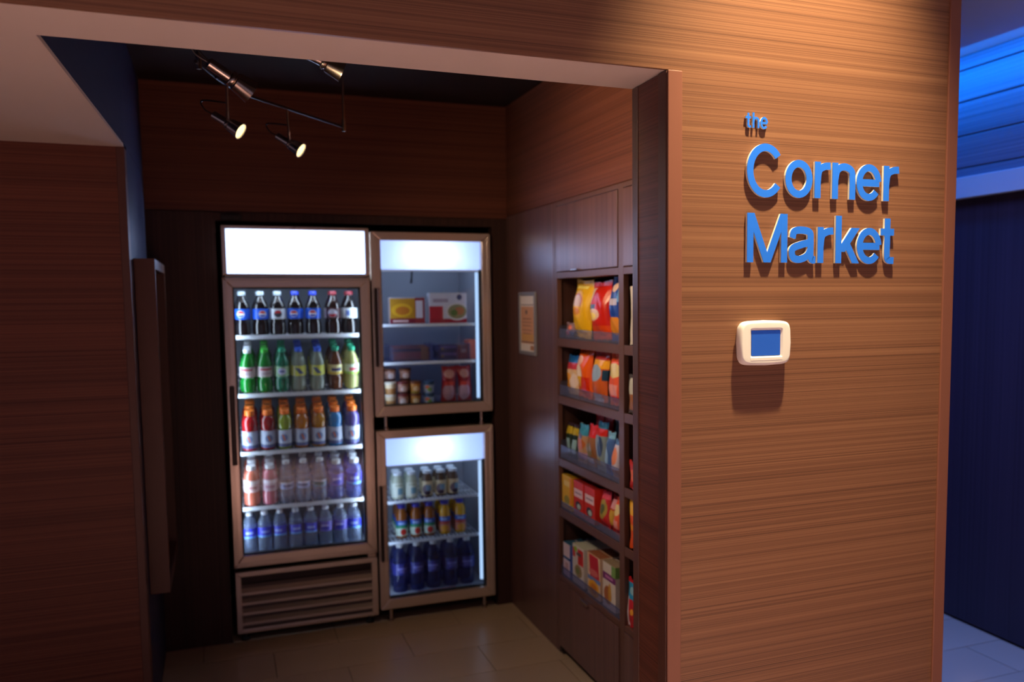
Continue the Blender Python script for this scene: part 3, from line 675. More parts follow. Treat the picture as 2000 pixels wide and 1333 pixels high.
P_['spark'] = printed('label_sparkling', (150, 176, 226), (('r', 0.5, 0.5, 0.30, 0.20, (54, 78, 130)), ('r', 0.5, 0.9, 0.5, 0.08, (220, 230, 244))), 0.35)
P_['spark2'] = printed('label_sparkling_green', (110, 160, 190), (('r', 0.5, 0.5, 0.30, 0.26, (30, 84, 92)), ('r', 0.5, 0.9, 0.5, 0.08, (220, 230, 244))), 0.35)
P_['water'] = printed('label_water_blue', (58, 66, 210), (('r', 0.45, 0.55, 0.26, 0.12, (150, 170, 240)), ('r', 0.5, 0.1, 0.5, 0.1, (110, 170, 240))), 0.35)
P_['water2'] = printed('label_water_violet', (104, 96, 200), (('r', 0.45, 0.55, 0.26, 0.12, (180, 180, 240)), ('e', 0.5, 0.3, 0.3, 0.2, (50, 60, 190))), 0.35)
P_['litre'] = printed('label_litre', (50, 52, 130), (('r', 0.5, 0.55, 0.30, 0.10, (130, 130, 210)), ('r', 0.5, 0.3, 0.2, 0.05, (120, 120, 200))), 0.35)
P_['milk'] = printed('label_milk', (214, 222, 206), (('r', 0.62, 0.42, 0.22, 0.22, (120, 168, 190)), ('r', 0.5, 0.85, 0.3, 0.05, (170, 180, 150))), 0.35)
P_['coffee'] = printed('label_coffee', (220, 206, 168), (('e', 0.45, 0.40, 0.34, 0.36, (110, 96, 110)), ('r', 0.62, 0.52, 0.20, 0.20, (120, 160, 190)), ('e', 0.5, 0.14, 0.28, 0.13, (44, 30, 60))), 0.35)
P_['apple'] = printed('label_apple', (196, 214, 196), (('r', 0.5, 0.84, 0.5, 0.16, (44, 92, 190)), ('r', 0.5, 0.60, 0.5, 0.10, (30, 140, 96)), ('e', 0.55, 0.25, 0.24, 0.22, (190, 44, 36)), ('r', 0.42, 0.82, 0.25, 0.06, (160, 190, 235))), 0.35)
P_['oj'] = printed('label_orange', (206, 130, 110), (('r', 0.5, 0.84, 0.5, 0.16, (56, 104, 200)), ('r', 0.5, 0.60, 0.45, 0.09, (196, 70, 60)), ('e', 0.5, 0.22, 0.36, 0.22, (232, 160, 50)), ('r', 0.45, 0.84, 0.25, 0.06, (170, 196, 235))), 0.35)

ORD = ['first', 'second', 'third', 'fourth', 'fifth', 'sixth', 'seventh', 'eighth']
DEPTH = ['front', 'second', 'back']
def shelf_row(spec, xs, y0, z, nrow, dy, where, group, jitter=0.004, tilt=0.0):
    for r in range(nrow):
        for i, (x, s) in enumerate(zip(xs, spec)):
            desc, cat, kind, lq, cp, lb = s
            lab = '%s, %s from left, %s row, %s' % (desc, ORD[i], DEPTH[r], where)
            bottle(lab, cat, kind, L[lq], K[cp], P_[lb] if lb else None, (x + r*0.004 + random.uniform(-jitter, jitter), y0 + r*dy + random.uniform(-jitter, jitter), z + r*dy*math.tan(tilt) + (0.010 if tilt else 0)), group, tilt=tilt)
cola = lambda d, c, lb, lq='cola': (d, 'bottle', 'soda', lq, c, lb)
shelf_row([cola('dark cola bottle with blue label and silver cap', 'silver', 'cola'), cola('dark cola bottle with blue label and silver cap', 'silver', 'cola'), cola('dark cola bottle with silver label', 'silver', 'diet'),
           cola('dark cola bottle with blue cap', 'blue', 'cola'), cola('dark cola bottle with blue cap', 'blue', 'cola'), cola('dark cherry soda with maroon label', 'darkred', 'cherry', 'rootbeer'), cola('dark soda bottle with pale label', 'darkred', 'pale')],
          [0.106, 0.187, 0.266, 0.350, 0.436, 0.528, 0.610], 4.50, 1.4585, 2, 0.08, 'top shelf', 'bottles on the top shelf of the tall cooler')
shelf_row([('green soda bottle with white cap', 'bottle', 'soda', 'green', 'white', 'ginger'), ('green soda bottle with green cap', 'bottle', 'soda', 'green', 'green', 'ginger'), ('teal soda bottle with teal cap', 'bottle', 'soda', 'teal', 'teal', 'lemonlabel'),
           ('clear lemon soda with blue cap', 'bottle', 'soda', 'lemon', 'royal', 'citrus'), ('clear lemon soda with blue cap', 'bottle', 'soda', 'lemon', 'royal', 'citrus'), ('brown tea bottle with teal cap', 'bottle', 'soda', 'amber', 'teal', 'tea'), ('pale green tea with teal cap', 'bottle', 'soda', 'ltea', 'teal', 'tea2')],
          [0.122, 0.198, 0.276, 0.354, 0.441, 0.526, 0.604], 4.50, 1.1795, 3, 0.085, 'second shelf', 'bottles on the second shelf of the tall cooler', 0.0015, TILT)
sp = lambda d, lq: (d + ' sports drink with orange cap', 'bottle', 'sport', lq, 'orange', 'sport')
shelf_row([sp('red', 'red'), sp('dark red', 'dred'), sp('lime green', 'lime'), sp('amber', 'orange'), sp('golden', 'orange2'), sp('light blue', 'blue'), sp('violet', 'purple')],
          [0.119, 0.201, 0.280, 0.360, 0.439, 0.516, 0.600], 4.50, 0.9005, 3, 0.085, 'third shelf', 'bottles on the third shelf of the tall cooler', 0.0015, TILT)
shelf_row([('coral vitamin drink with white cap', 'bottle', 'vitamin', 'pink', 'white', 'vit'), ('rose vitamin drink with white cap', 'bottle', 'vitamin', 'rose', 'white', 'vit2'), ('clear sparkling water', 'bottle', 'sparkling', 'clear', 'cream', 'spark'), ('clear sparkling water', 'bottle', 'sparkling', 'clear', 'cream', 'spark'), ('clear sparkling water with green label', 'bottle', 'sparkling', 'clear', 'cream', 'spark2'),
           ('water bottle with violet label', 'bottle', 'vitamin', 'bluewater', 'cream', 'water2'), ('water bottle with bright blue label', 'bottle', 'vitamin', 'bluewater', 'white', 'water')],
          [0.119, 0.201, 0.278, 0.357, 0.435, 0.515, 0.600], 4.50, 0.6315, 3, 0.085, 'fourth shelf', 'bottles on the fourth shelf of the tall cooler', 0.0015, TILT)
shelf_row([('clear water bottle with blue label', 'bottle', 'water', 'clear', 'white', 'water')]*5 + [('clear water bottle with violet label', 'bottle', 'water', 'clear', 'white', 'water2')]*2 + [('clear water bottle with blue label', 'bottle', 'water', 'clear', 'white', 'water')],
          [0.101, 0.170, 0.241, 0.315, 0.388, 0.459, 0.531, 0.600], 4.50, 0.3985, 2, 0.08, 'bottom shelf of tall cooler', 'water bottles at the bottom of the tall cooler', 0.0008)
# lower small cooler
shelf_row([('vanilla milk bottle with white cap', 'bottle', 'milk', 'milk', 'white', 'milk')]*2 + [('coffee drink bottle with dark swirl label', 'bottle', 'milk', 'coffee', 'white', 'coffee')]*3,
          [0.828, 0.900, 0.984, 1.053, 1.122], 4.53, 0.5935, 2, 0.085, 'small lower cooler', 'milk and coffee bottles in the lower cooler', 0.002)
shelf_row([('apple juice bottle with navy cap', 'bottle', 'juice', 'apple', 'navy', 'apple')]*3 + [('orange juice bottle with navy cap', 'bottle', 'juice', 'oj', 'navy', 'oj')]*2,
          [0.852, 0.925, 0.999, 1.079, 1.163], 4.56, 0.3805, 3, 0.075, 'small lower cooler', 'juice bottles in the lower cooler', 0.002)
shelf_row([('large blue water bottle with pale cap', 'bottle', 'litre', 'deepblue', 'cream', 'litre')]*5,
          [0.830, 0.918, 1.006, 1.098, 1.188], 4.53, 0.1045, 2, 0.095, 'floor of lower cooler', 'large water bottles in the lower cooler', 0.002)

# ------------------------------------------------------------------ packages
def carton(label, cat, w, h, d, m, loc, rz, group, side=None, name='carton'):
    t = thing(name, label, cat, loc, rz, group)
    MB().box(-w/2, w/2, 0, d, 0, h).build('box_body', m, t, bevel=0.0015)
    fl_ = MB().box(-w/2+0.001, w/2-0.001, 0.0005, d*0.62, h, h+0.0012)
    fl_.build('top_flap', side or m, t)
    MB().box(-w/2+0.003, w/2-0.003, d*0.62, d-0.001, h-0.0002, h+0.0006).build('under_flap', side or m, t)
    return t
_bag = {}
def bag_mesh(w, h, d, seed):
    key = (w, h, d, seed)
    if key in _bag: return _bag[key]
    rnd = random.Random(seed); nx, nz = 12, 16; mb = MB()
    ph = [rnd.uniform(0, 6) for _ in range(6)]
    for s in (-1, 1):
        for j in range(nz+1):
            v = j/nz
            for i in range(nx+1):
                u = i/nx*2-1
                prof = max(0.0, math.sin(PI*min(max((v-0.07)/0.86, 0), 1)))**0.45
                th_ = d/2*prof*(1-abs(u)**2.6)**0.6
                th_ *= 1 + 0.10*math.sin(5*u+ph[0]+4*v)*math.sin(7*v+ph[1])
                th_ += 0.0035*prof*math.sin(11*v+ph[2]+6*u)*(1-abs(u))
                pinch = 1 - 0.07*prof
                wav = 0.003*math.sin(9*u+ph[3])*(1 if j in (0, nz) else 0)
                x = u*w/2*pinch + 0.004*math.sin(4*v+ph[4])
                z = h*v + (0.006*abs(u)*v if j == nz else 0) + wav*0.4 + (0.0015 if (j in (0, nz) and i % 2) else 0)
                mb.v.append((x, s*max(th_, 0.0007) + 0.003*math.sin(6*v+ph[5])*prof + wav, z))
    k = (nx+1)*(nz+1)
    for s in (0, 1):
        for j in range(nz):
            for i in range(nx):
                a = s*k+j*(nx+1)+i; q = (a, a+1, a+nx+2, a+nx+1); mb.f.append(q if s == 0 else q[::-1])
    for j in range(nz):
        a = j*(nx+1); mb.f.append((a, a+nx+1, k+a+nx+1, k+a)); b = a+nx; mb.f.append((b, k+b, k+b+nx+1, b+nx+1))
    for i in range(nx):
        mb.f.append((i, k+i, k+i+1, i+1)); a = nz*(nx+1)+i; mb.f.append((a, a+1, k+a+1, k+a))
    me = mb.mesh('bag_body', True); _bag[key] = me; return me
def bag(label, cat, w, h, d, m, loc, rz, group, seed=1, lean=0.06, roll=0.0, name='snack_bag'):
    me = bag_mesh(w, h, d, seed).copy(); me.materials.append(m)
    o = place(me, name); o.location = loc; o.rotation_euler = (-lean, roll, rz)
    tag(o, label, cat, group); return o
def tub(label, loc, r, h, m, lid, group):
    t = thing('tub', label, 'tub', loc, random.uniform(-0.3, 0.3), group)
    MB().lathe([(r*0.80, 0), (r*0.84, 0.003), (r*0.97, h-0.012)], 20).build('cup', m, t, True)
    MB().lathe([(r, h-0.012), (r*1.02, h-0.008), (r*1.02, h-0.002), (r*0.96, h), (r*0.86, h-0.002)], 20).build('lid', lid, t, True)
    return t
def bin_tray(label, w, d, h, loc, rz, group, back_h=None):
    """open-topped clear tray"""
    t = thing('acrylic_bin', label, 'bin', loc, rz, group); th_ = 0.003; bh = back_h or h
    MB().box(-w/2, w/2, 0, d, 0, th_).build('tray_floor', M['acrylic'], t)
    MB().box(-w/2, w/2, 0, th_, th_, h).build('front_wall', M['acrylic'], t)
    for s in (-1, 1): MB().box(s*w/2-(th_ if s > 0 else 0), s*w/2+(0 if s > 0 else th_), th_, d, th_, bh).build('side_wall', M['acrylic'], t)
    MB().tube([(-w/2, 0.001, h), (w/2, 0.001, h)], 0.0025, 6).build('rim', M['acrylic'], t, True)
    return t

# upper small cooler contents
mb1 = printed('box_pasta', (206, 186, 186), (('r', 0.36, 0.55, 0.36, 0.42, (190, 140, 40)), ('e', 0.34, 0.52, 0.30, 0.26, (224, 172, 40)), ('e', 0.36, 0.50, 0.20, 0.16, (200, 120, 40)), ('r', 0.36, 0.1, 0.36, 0.1, (130, 30, 60)), ('r', 0.30, 0.1, 0.22, 0.04, (230, 200, 200)), ('r', 0.86, 0.5, 0.14, 0.5, (150, 50, 60)), ('r', 0.84, 0.55, 0.10, 0.34, (214, 214, 230))))
mb2 = printed('box_stirfry', (214, 218, 236), (('r', 0.18, 0.28, 0.18, 0.28, (186, 44, 62)), ('r', 0.5, 0.07, 0.5, 0.07, (170, 40, 60)), ('e', 0.74, 0.38, 0.30, 0.30, (226, 226, 232)), ('e', 0.74, 0.38, 0.25, 0.24, (150, 150, 110)), ('e', 0.80, 0.40, 0.13, 0.13, (190, 120, 80)), ('e', 0.66, 0.34, 0.09, 0.10, (96, 130, 70)), ('e', 0.80, 0.86, 0.07, 0.10, (70, 76, 120)), ('r', 0.30, 0.75, 0.20, 0.06, (170, 160, 190))))
side_w = mat('carton_white', (214, 214, 226), 0.5)
carton('yellow and maroon frozen pasta carton on upper cooler shelf', 'carton', 0.178, 0.132, 0.05, mb1, (0.897, 4.505, 1.5025), 0, 'meal cartons in the upper cooler', side_w)
carton('white and red stir-fry meal carton with bowl picture', 'carton', 0.200, 0.155, 0.05, mb2, (1.109, 4.505, 1.5025), 0.03, 'meal cartons in the upper cooler', side_w)
carton('red meal carton standing sideways against the cooler side wall', 'carton', 0.10, 0.10, 0.04, printed('box_salmon', (214, 110, 96), (('e', 0.5, 0.5, 0.3, 0.3, (226, 150, 120)),)), (1.268, 4.60, 1.3085), PI/2, 'meal cartons in the upper cooler')
bin_tray('left clear plastic bin on the upper cooler middle shelf', 0.215, 0.20, 0.085, (0.916, 4.505, 1.3085), 0, 'clear bins in the upper cooler')
bin_tray('right clear plastic bin on the upper cooler middle shelf', 0.175, 0.20, 0.085, (1.134, 4.505, 1.3085), 0, 'clear bins in the upper cooler')
hotp = printed('wrap_brown', (156, 80, 50), (('r', 0.5, 0.4, 0.4, 0.2, (170, 70, 40)), ('r', 0.5, 0.8, 0.5, 0.1, (60, 40, 44)), ('r', 0.86, 0.5, 0.1, 0.5, (186, 120, 44))), 0.25)
purp = printed('wrap_purple', (92, 72, 110), (('r', 0.5, 0.75, 0.4, 0.14, (150, 120, 170)), ('r', 0.5, 0.2, 0.45, 0.1, (60, 44, 70)), ('r', 0.2, 0.5, 0.06, 0.2, (190, 150, 90))), 0.25)
redw = printed('wrap_rust', (150, 66, 48), (('r', 0.5, 0.6, 0.3, 0.14, (206, 150, 120)),), 0.25)
for i in range(3):
    carton('brown wrapped sandwich pack, number %s from the front, in left bin' % ('one', 'two', 'three')[i], 'snack pack', 0.185, 0.066+0.004*i, 0.045, hotp, (0.916, 4.515+0.052*i, 1.313), 0, 'wrapped packs in the left bin', hotp, 'snack_pack')
carton('lower purple wrapped pack in the right cooler bin', 'snack pack', 0.105, 0.036, 0.12, purp, (1.108, 4.515, 1.313), 0, 'wrapped packs in the right bin', purp, 'snack_pack')
carton('upper purple wrapped pack in the right cooler bin', 'snack pack', 0.105, 0.034, 0.12, purp, (1.108, 4.517, 1.3515), 0.03, 'wrapped packs in the right bin', purp, 'snack_pack')
carton('rust-coloured wrapped pack at right end of the right bin', 'snack pack', 0.045, 0.07, 0.12, redw, (1.190, 4.515, 1.313), 0, 'wrapped packs in the right bin', redw, 'snack_pack')
tubm = [printed('tub_cream', (214, 190, 150), (('r', 0.5, 0.3, 0.5, 0.3, (176, 124, 70)),)), printed('tub_berry', (186, 140, 120), (('e', 0.5, 0.5, 0.28, 0.3, (226, 206, 200)), ('r', 0.5, 0.12, 0.5, 0.12, (80, 36, 36)))), printed('tub_gold', (196, 134, 50), (('e', 0.5, 0.5, 0.26, 0.28, (226, 196, 150)), ('r', 0.5, 0.1, 0.5, 0.1, (150, 130, 40)))), printed('tub_mint', (170, 186, 206), (('e', 0.4, 0.6, 0.2, 0.2, (214, 110, 70)), ('e', 0.6, 0.35, 0.2, 0.2, (120, 170, 80)), ('r', 0.5, 0.92, 0.5, 0.1, (50, 80, 110))))]
lidm = [mat('tub_lid_cream', (206, 196, 176), 0.4), mat('tub_lid_red', (120, 44, 44), 0.4), mat('tub_lid_brown', (120, 66, 36), 0.4), mat('tub_lid_blue', (46, 78, 110), 0.4)]
for i, x in enumerate((0.800, 0.862, 0.926, 0.996)):
    nm = ('cream', 'berry', 'golden', 'mint')[i]
    tub('lower %s ice cream tub in the front row of stacked tubs' % nm, (x, 4.50, 1.0825), 0.030, 0.062, tubm[i], lidm[i], 'ice cream tubs in the upper cooler')
    tub('upper %s ice cream tub in the front row of stacked tubs' % nm, (x, 4.50, 1.1450), 0.030, 0.062, tubm[i], lidm[i], 'ice cream tubs in the upper cooler')
for i, x in enumerate((0.812, 0.890)):
    for q in range(3):
        tub('brown tub, %s of the %s stack behind the front tubs' % (('bottom', 'middle', 'top')[q], ('left', 'right')[i]), (x, 4.575, 1.0825+0.0625*q), 0.031, 0.062, tubm[1], lidm[2], 'tubs stacked at the back of the upper cooler')
redbag = printed('bag_red_frozen', (150, 30, 40), (('e', 0.5, 0.78, 0.3, 0.12, (200, 140, 130)), ('e', 0.45, 0.30, 0.36, 0.22, (190, 150, 170)), ('r', 0.5, 0.52, 0.3, 0.05, (206, 60, 50))), 0.3)
bag('left red frozen snack bag at the bottom of the upper cooler', 'snack bag', 0.082, 0.19, 0.05, redbag, (1.108, 4.52, 1.083), 0, 'red bags in the upper cooler', 5, 0.02)
bag('right red frozen snack bag at the bottom of the upper cooler', 'snack bag', 0.076, 0.19, 0.05, redbag, (1.190, 4.52, 1.083), 0.05, 'red bags in the upper cooler', 6, 0.02)

# ------------------------------------------------------------------ built-in shelf unit on the right wall
SX = 1.40
U = thing('shelf_unit', 'built-in dark wood shelf unit with snack bays and cupboard doors', 'shelf unit', (SX, 3.0, 0))
def ubox(name, x0, x1, y0, y1, z0, z1, m, parent=U, bevel=0.0015): return MB().box(x0, x1, y0-3.0, y1-3.0, z0, z1).build(name, m, parent, bevel=bevel)
BAYS = ((3.030, 3.680), (2.335, 2.985))
for y0, y1 in ((3.680, 3.723), (2.985, 3.030), (2.290, 2.335)): ubox('stile', 0, 0.022, y0, y1, 0, 2.048, M['cab_edge'])
for y0, y1 in BAYS:
    ubox('top_rail', 0.0, 0.022, y0, y1, 2.029, 2.048, M['cab_edge']); ubox('mid_rail', 0.0, 0.022, y0, y1, 1.711, 1.738, M['cab_edge']); ubox('low_rail', 0.0, 0.022, y0, y1, 0.345, 0.369, M['cab_edge'])
    ubox('top_board', 0.022, 0.40, y0, y1, 1.711, 1.730, M['dark_v2'])
    ubox('bottom_board', 0.022, 0.40, y0, y1, 0.350, 0.369, M['dark_v2'])
    for z in (1.448, 1.192, 0.908, 0.678):
        s = ubox('shelf', 0.003, 0.40, y0+0.001, y1-0.001, z-0.018, z, M['dark_v2'])
        MB().box(0.001, 0.018, y0-3.0+0.001, y1-3.0-0.001, z-0.036, z).build('shelf_lip', M['cab_edge'], s, bevel=0.001)
    d = ubox('upper_door', -0.003, 0.016, y0+0.003, y1-0.003, 1.741, 2.026, M['dark_v'])
    yc = y0+0.42
    MB().box(-0.014, 0.002, yc-3.0-0.035, yc-3.0+0.035, 1.742, 1.748).build('edge_pull', M['chrome'], d, bevel=0.001)
    d = ubox('lower_door', -0.003, 0.016, y0+0.003, y1-0.003, 0.034, 0.342, M['dark_v'])
    yc = y0+0.335
    MB().box(-0.016, 0.002, yc-3.0-0.038, yc-3.0+0.038, 0.330, 0.341).build('edge_pull', M['chrome'], d, bevel=0.001)
    ubox('toe_kick', 0.02, 0.04, y0, y1, 0.0, 0.034, M['niche'])
for y in (3.70, 3.0075, 2.3125): ubox('divider', 0.022, 0.42, y-0.012, y+0.012, 0.0, 2.046, M['dark_v2'])
ubox('back_panel', 0.405, 0.42, 2.30, 3.712, 0.0, 2.046, M['dark_v2'])
ubox('dark_gap_block', -0.006, 0.0, 3.640, 3.668, 0.012, 0.034, M['rubber'])  # black block stands in for the shade of the toe-kick gap

RZ = -PI/2; KF = 0.979; KB = 0.993
def at_shelf(yc, depth=0.0): return yc*KF
def sbag(label, yc, w, h, d, m, shelf, dx=0.0, seed=1, roll=0.0, lean=0.05, group='snack bags on the shelf unit'):
    return bag(label, 'snack bag', w*KB, h, d, m, (SX+0.018+d/2+dx, min(yc*KB, 3.684-w/2), shelf+0.0055), RZ, group, seed, lean, roll)
S1, S2, S3, S4, S5 = 1.448, 1.192, 0.908, 0.678, 0.369
yel = printed('chips_yellow', (236, 182, 16), (('e', 0.40, 0.62, 0.34, 0.13, (190, 60, 30)), ('e', 0.39, 0.62, 0.30, 0.11, (238, 206, 196)), ('e', 0.45, 0.44, 0.30, 0.10, (250, 190, 40)), ('e', 0.44, 0.45, 0.20, 0.06, (226, 140, 20)), ('r', 0.45, 0.86, 0.35, 0.025, (250, 226, 120))), 0.3)
red1 = printed('chips_red', (206, 34, 18), (('r', 0.16, 0.74, 0.12, 0.14, (236, 214, 206)), ('r', 0.25, 0.52, 0.22, 0.08, (80, 90, 120)), ('e', 0.40, 0.42, 0.26, 0.10, (226, 190, 160)), ('e', 0.42, 0.40, 0.12, 0.06, (255, 226, 130)), ('r', 0.5, 0.12, 0.5, 0.12, (216, 70, 20))), 0.25)
blu1 = printed('chips_blue', (26, 66, 150), (('e', 0.4, 0.82, 0.22, 0.07, (240, 206, 190)), ('r', 0.8, 0.72, 0.14, 0.12, (96, 156, 226)), ('r', 0.4, 0.60, 0.3, 0.05, (190, 180, 200)), ('e', 0.5, 0.26, 0.34, 0.16, (220, 140, 40)), ('r', 0.5, 0.46, 0.5, 0.09, (20, 60, 160))), 0.25)
wht1 = printed('chips_small_white', (226, 186, 60), (('e', 0.5, 0.55, 0.4, 0.28, (222, 200, 216)), ('e', 0.5, 0.86, 0.3, 0.1, (220, 60, 70))), 0.3)
sbag('small yellow and white chip bag behind the big yellow bag', 3.675, 0.10, 0.17, 0.05, wht1, S1, 0.05, 11)
sbag('large yellow chip bag on the top snack shelf', 3.535, 0.185, 0.245, 0.07, yel, S1, 0.0, 12, 0.05)
sbag('large red chip bag on the top snack shelf', 3.330, 0.185, 0.235, 0.07, red1, S1, 0.0, 13, -0.03)
sbag('blue chip bag beside the post on the top snack shelf', 3.168, 0.128, 0.25, 0.06, blu1, S1, 0.005, 14)
sbag('second yellow chip bag behind the large yellow one', 3.53, 0.185, 0.225, 0.06, yel, S1, 0.085, 15)
sbag('second red chip bag behind the large red one', 3.33, 0.185, 0.215, 0.06, red1, S1, 0.085, 16)
pk1 = printed('pack_mixed', (150, 120, 130), (('e', 0.6, 0.6, 0.2, 0.2, (230, 110, 50)), ('r', 0.4, 0.3, 0.25, 0.12, (200, 80, 90)), ('r', 0.8, 0.2, 0.12, 0.2, (60, 90, 140))), 0.3)
sbag('small multicoloured snack packet at far left of top snack shelf', 3.63, 0.09, 0.06, 0.03, pk1, S1, 0.0, 17)
blw = printed('chips_bluewhite', (226, 190, 150), (('r', 0.5, 0.88, 0.5, 0.12, (30, 110, 190)), ('r', 0.5, 0.72, 0.5, 0.08, (206, 60, 80)), ('e', 0.35, 0.35, 0.25, 0.2, (226, 150, 30)), ('e', 0.75, 0.35, 0.2, 0.2, (236, 214, 206))), 0.3)
org = printed('chips_orange', (240, 96, 16), (('e', 0.35, 0.72, 0.22, 0.10, (246, 190, 170)), ('e', 0.34, 0.50, 0.26, 0.13, (236, 214, 200)), ('e', 0.42, 0.32, 0.2, 0.1, (226, 170, 40)), ('r', 0.7, 0.22, 0.2, 0.2, (220, 50, 10))), 0.25)
orb = printed('chips_orangeblue', (206, 96, 40), (('r', 0.5, 0.90, 0.5, 0.10, (200, 50, 16)), ('r', 0.5, 0.72, 0.5, 0.08, (240, 170, 30)), ('e', 0.42, 0.55, 0.36, 0.16, (150, 176, 210)), ('r', 0.9, 0.52, 0.1, 0.1, (20, 60, 90)), ('r', 0.4, 0.08, 0.3, 0.08, (200, 200, 220))), 0.3)
orw = printed('chips_orangewhite', (226, 90, 60), (('r', 0.5, 0.90, 0.5, 0.10, (250, 90, 16)), ('e', 0.5, 0.66, 0.4, 0.14, (226, 206, 150)), ('r', 0.5, 0.3, 0.3, 0.1, (230, 150, 150)), ('r', 0.6, 0.12, 0.3, 0.06, (190, 30, 60))), 0.3)
sbag('blue-topped snack bag at left of the second snack shelf', 3.655, 0.118, 0.17, 0.05, blw, S2, 0.01, 21)
sbag('bright orange chip bag on the second snack shelf', 3.500, 0.150, 0.215, 0.06, org, S2, 0.0, 22, 0.03)
sbag('orange and blue pretzel bag on the second snack shelf', 3.330, 0.145, 0.21, 0.06, orb, S2, 0.0, 23)
sbag('orange and cream snack bag beside the post, second shelf', 3.178, 0.12, 0.205, 0.05, orw, S2, 0.005, 24)
sbag('orange chip bag behind the bright orange one', 3.50, 0.165, 0.195, 0.05, org, S2, 0.075, 25)
sbag('dark navy snack bag behind the pretzel bag', 3.27, 0.15, 0.18, 0.05, printed('chips_navy', (24, 40, 70), (('e', 0.5, 0.5, 0.3, 0.2, (60, 40, 60)),)), S2, 0.075, 26)
sb1 = printed('stick_dark', (30, 52, 36), (('r', 0.5, 0.78, 0.5, 0.10, (200, 176, 50)), ('r', 0.5, 0.35, 0.3, 0.2, (150, 190, 200)), ('r', 0.5, 0.95, 0.5, 0.06, (60, 44, 60))), 0.3)
brn = printed('nuts_brown', (190, 150, 120), (('r', 0.5, 0.85, 0.5, 0.14, (60, 150, 190)), ('e', 0.5, 0.5, 0.35, 0.15, (196, 110, 60)), ('e', 0.5, 0.68, 0.2, 0.08, (110, 110, 150)), ('r', 0.5, 0.2, 0.4, 0.08, (190, 150, 190))), 0.3)
rdn = printed('nuts_red', (150, 100, 66), (('r', 0.5, 0.85, 0.5, 0.16, (214, 40, 40)), ('e', 0.5, 0.40, 0.3, 0.16, (130, 120, 100)), ('r', 0.5, 0.15, 0.3, 0.06, (200, 200, 220))), 0.3)
tel = printed('nuts_grey', (130, 150, 160), (('r', 0.5, 0.90, 0.5, 0.10, (30, 100, 140)), ('r', 0.5, 0.78, 0.5, 0.07, (206, 40, 30)), ('e', 0.6, 0.5, 0.2, 0.2, (60, 80, 120)), ('e', 0.4, 0.2, 0.25, 0.1, (170, 150, 110))), 0.3)
blp = printed('nuts_blue', (70, 106, 176), (('r', 0.5, 0.92, 0.5, 0.08, (120, 180, 220)), ('r', 0.4, 0.5, 0.14, 0.3, (140, 180, 226)), ('e', 0.5, 0.15, 0.3, 0.1, (40, 60, 130))), 0.3)
whp = printed('nuts_white', (206, 200, 226), (('e', 0.5, 0.55, 0.35, 0.22, (226, 140, 110)), ('r', 0.5, 0.12, 0.5, 0.1, (180, 110, 80)), ('r', 0.5, 0.92, 0.5, 0.08, (90, 130, 190))), 0.3)
for i, yy in enumerate((3.695, 3.615)):
    sbag('slim dark green jerky packet, %s of two on third snack shelf' % ('left', 'right')[i], yy, 0.060, 0.150, 0.03, sb1, S3, 0.012, 31+i)
sbag('brown nut pouch with teal top on the third snack shelf', 3.510, 0.094, 0.165, 0.045, brn, S3, 0.0, 33)
sbag('red-topped nut pouch on the third snack shelf', 3.415, 0.090, 0.175, 0.045, rdn, S3, 0.004, 34)
sbag('grey-blue trail mix pouch on the third snack shelf', 3.312, 0.100, 0.20, 0.05, tel, S3, 0.0, 35)
sbag('blue trail mix pouch on the third snack shelf', 3.225, 0.068, 0.170, 0.045, blp, S3, 0.0, 36)
sbag('white and coral cookie pouch beside the post, third shelf', 3.155, 0.066, 0.150, 0.045, whp, S3, 0.0, 37)
for i, (yy, m_) in enumerate(((3.50, rdn), (3.41, rdn), (3.30, brn), (3.20, rdn))):
    sbag('red-topped pouch in the back row, %s from left, third shelf' % ORD[i], yy, 0.086, 0.205, 0.045, m_, S3, 0.075, 40+i, 0, 0.02)
ybx = printed('bar_yellow', (226, 176, 20), (('r', 0.5, 0.78, 0.3, 0.08, (240, 206, 120)), ('e', 0.5, 0.28, 0.28, 0.14, (150, 140, 50)), ('r', 0.9, 0.6, 0.1, 0.4, (230, 130, 20)), ('r', 0.5, 0.08, 0.5, 0.08, (214, 170, 90))), 0.4)
rbx = printed('bar_red', (206, 44, 30), (('r', 0.5, 0.66, 0.44, 0.12, (230, 200, 214)), ('r', 0.5, 0.66, 0.34, 0.02, (140, 110, 140)), ('r', 0.5, 0.90, 0.5, 0.09, (214, 60, 70)), ('e', 0.5, 0.30, 0.30, 0.13, (40, 46, 60)), ('e', 0.55, 0.28, 0.18, 0.08, (170, 190, 190)), ('r', 0.5, 0.08, 0.5, 0.08, (190, 120, 110))), 0.4)
rb3 = printed('cookie_red', (196, 40, 44), (('e', 0.5, 0.5, 0.34, 0.26, (170, 150, 70)), ('e', 0.5, 0.5, 0.2, 0.14, (90, 100, 70)), ('r', 0.5, 0.86, 0.5, 0.08, (230, 80, 110))), 0.35)
rb4 = printed('candy_red', (176, 24, 24), (('r', 0.6, 0.75, 0.4, 0.12, (214, 150, 160)), ('r', 0.65, 0.4, 0.25, 0.2, (200, 160, 60))), 0.3)
pnk = printed('candy_pink', (200, 120, 180), (('r', 0.5, 0.5, 0.5, 0.2, (170, 40, 60)), ('r', 0.4, 0.7, 0.2, 0.1, (120, 80, 160))), 0.3)
cside_r = mat('carton_red_side', (150, 30, 28), 0.5); cside_y = mat('carton_yellow_side', (190, 146, 20), 0.5)
def scarton(label, cat, yc, w, h, d, m, shelf, dx, group, side): return carton(label, cat, w*KF, h, d, m, (SX+0.012+dx, yc*KF, shelf+0.0055), RZ, group, side)
G4 = 'bar cartons on the fourth snack shelf'
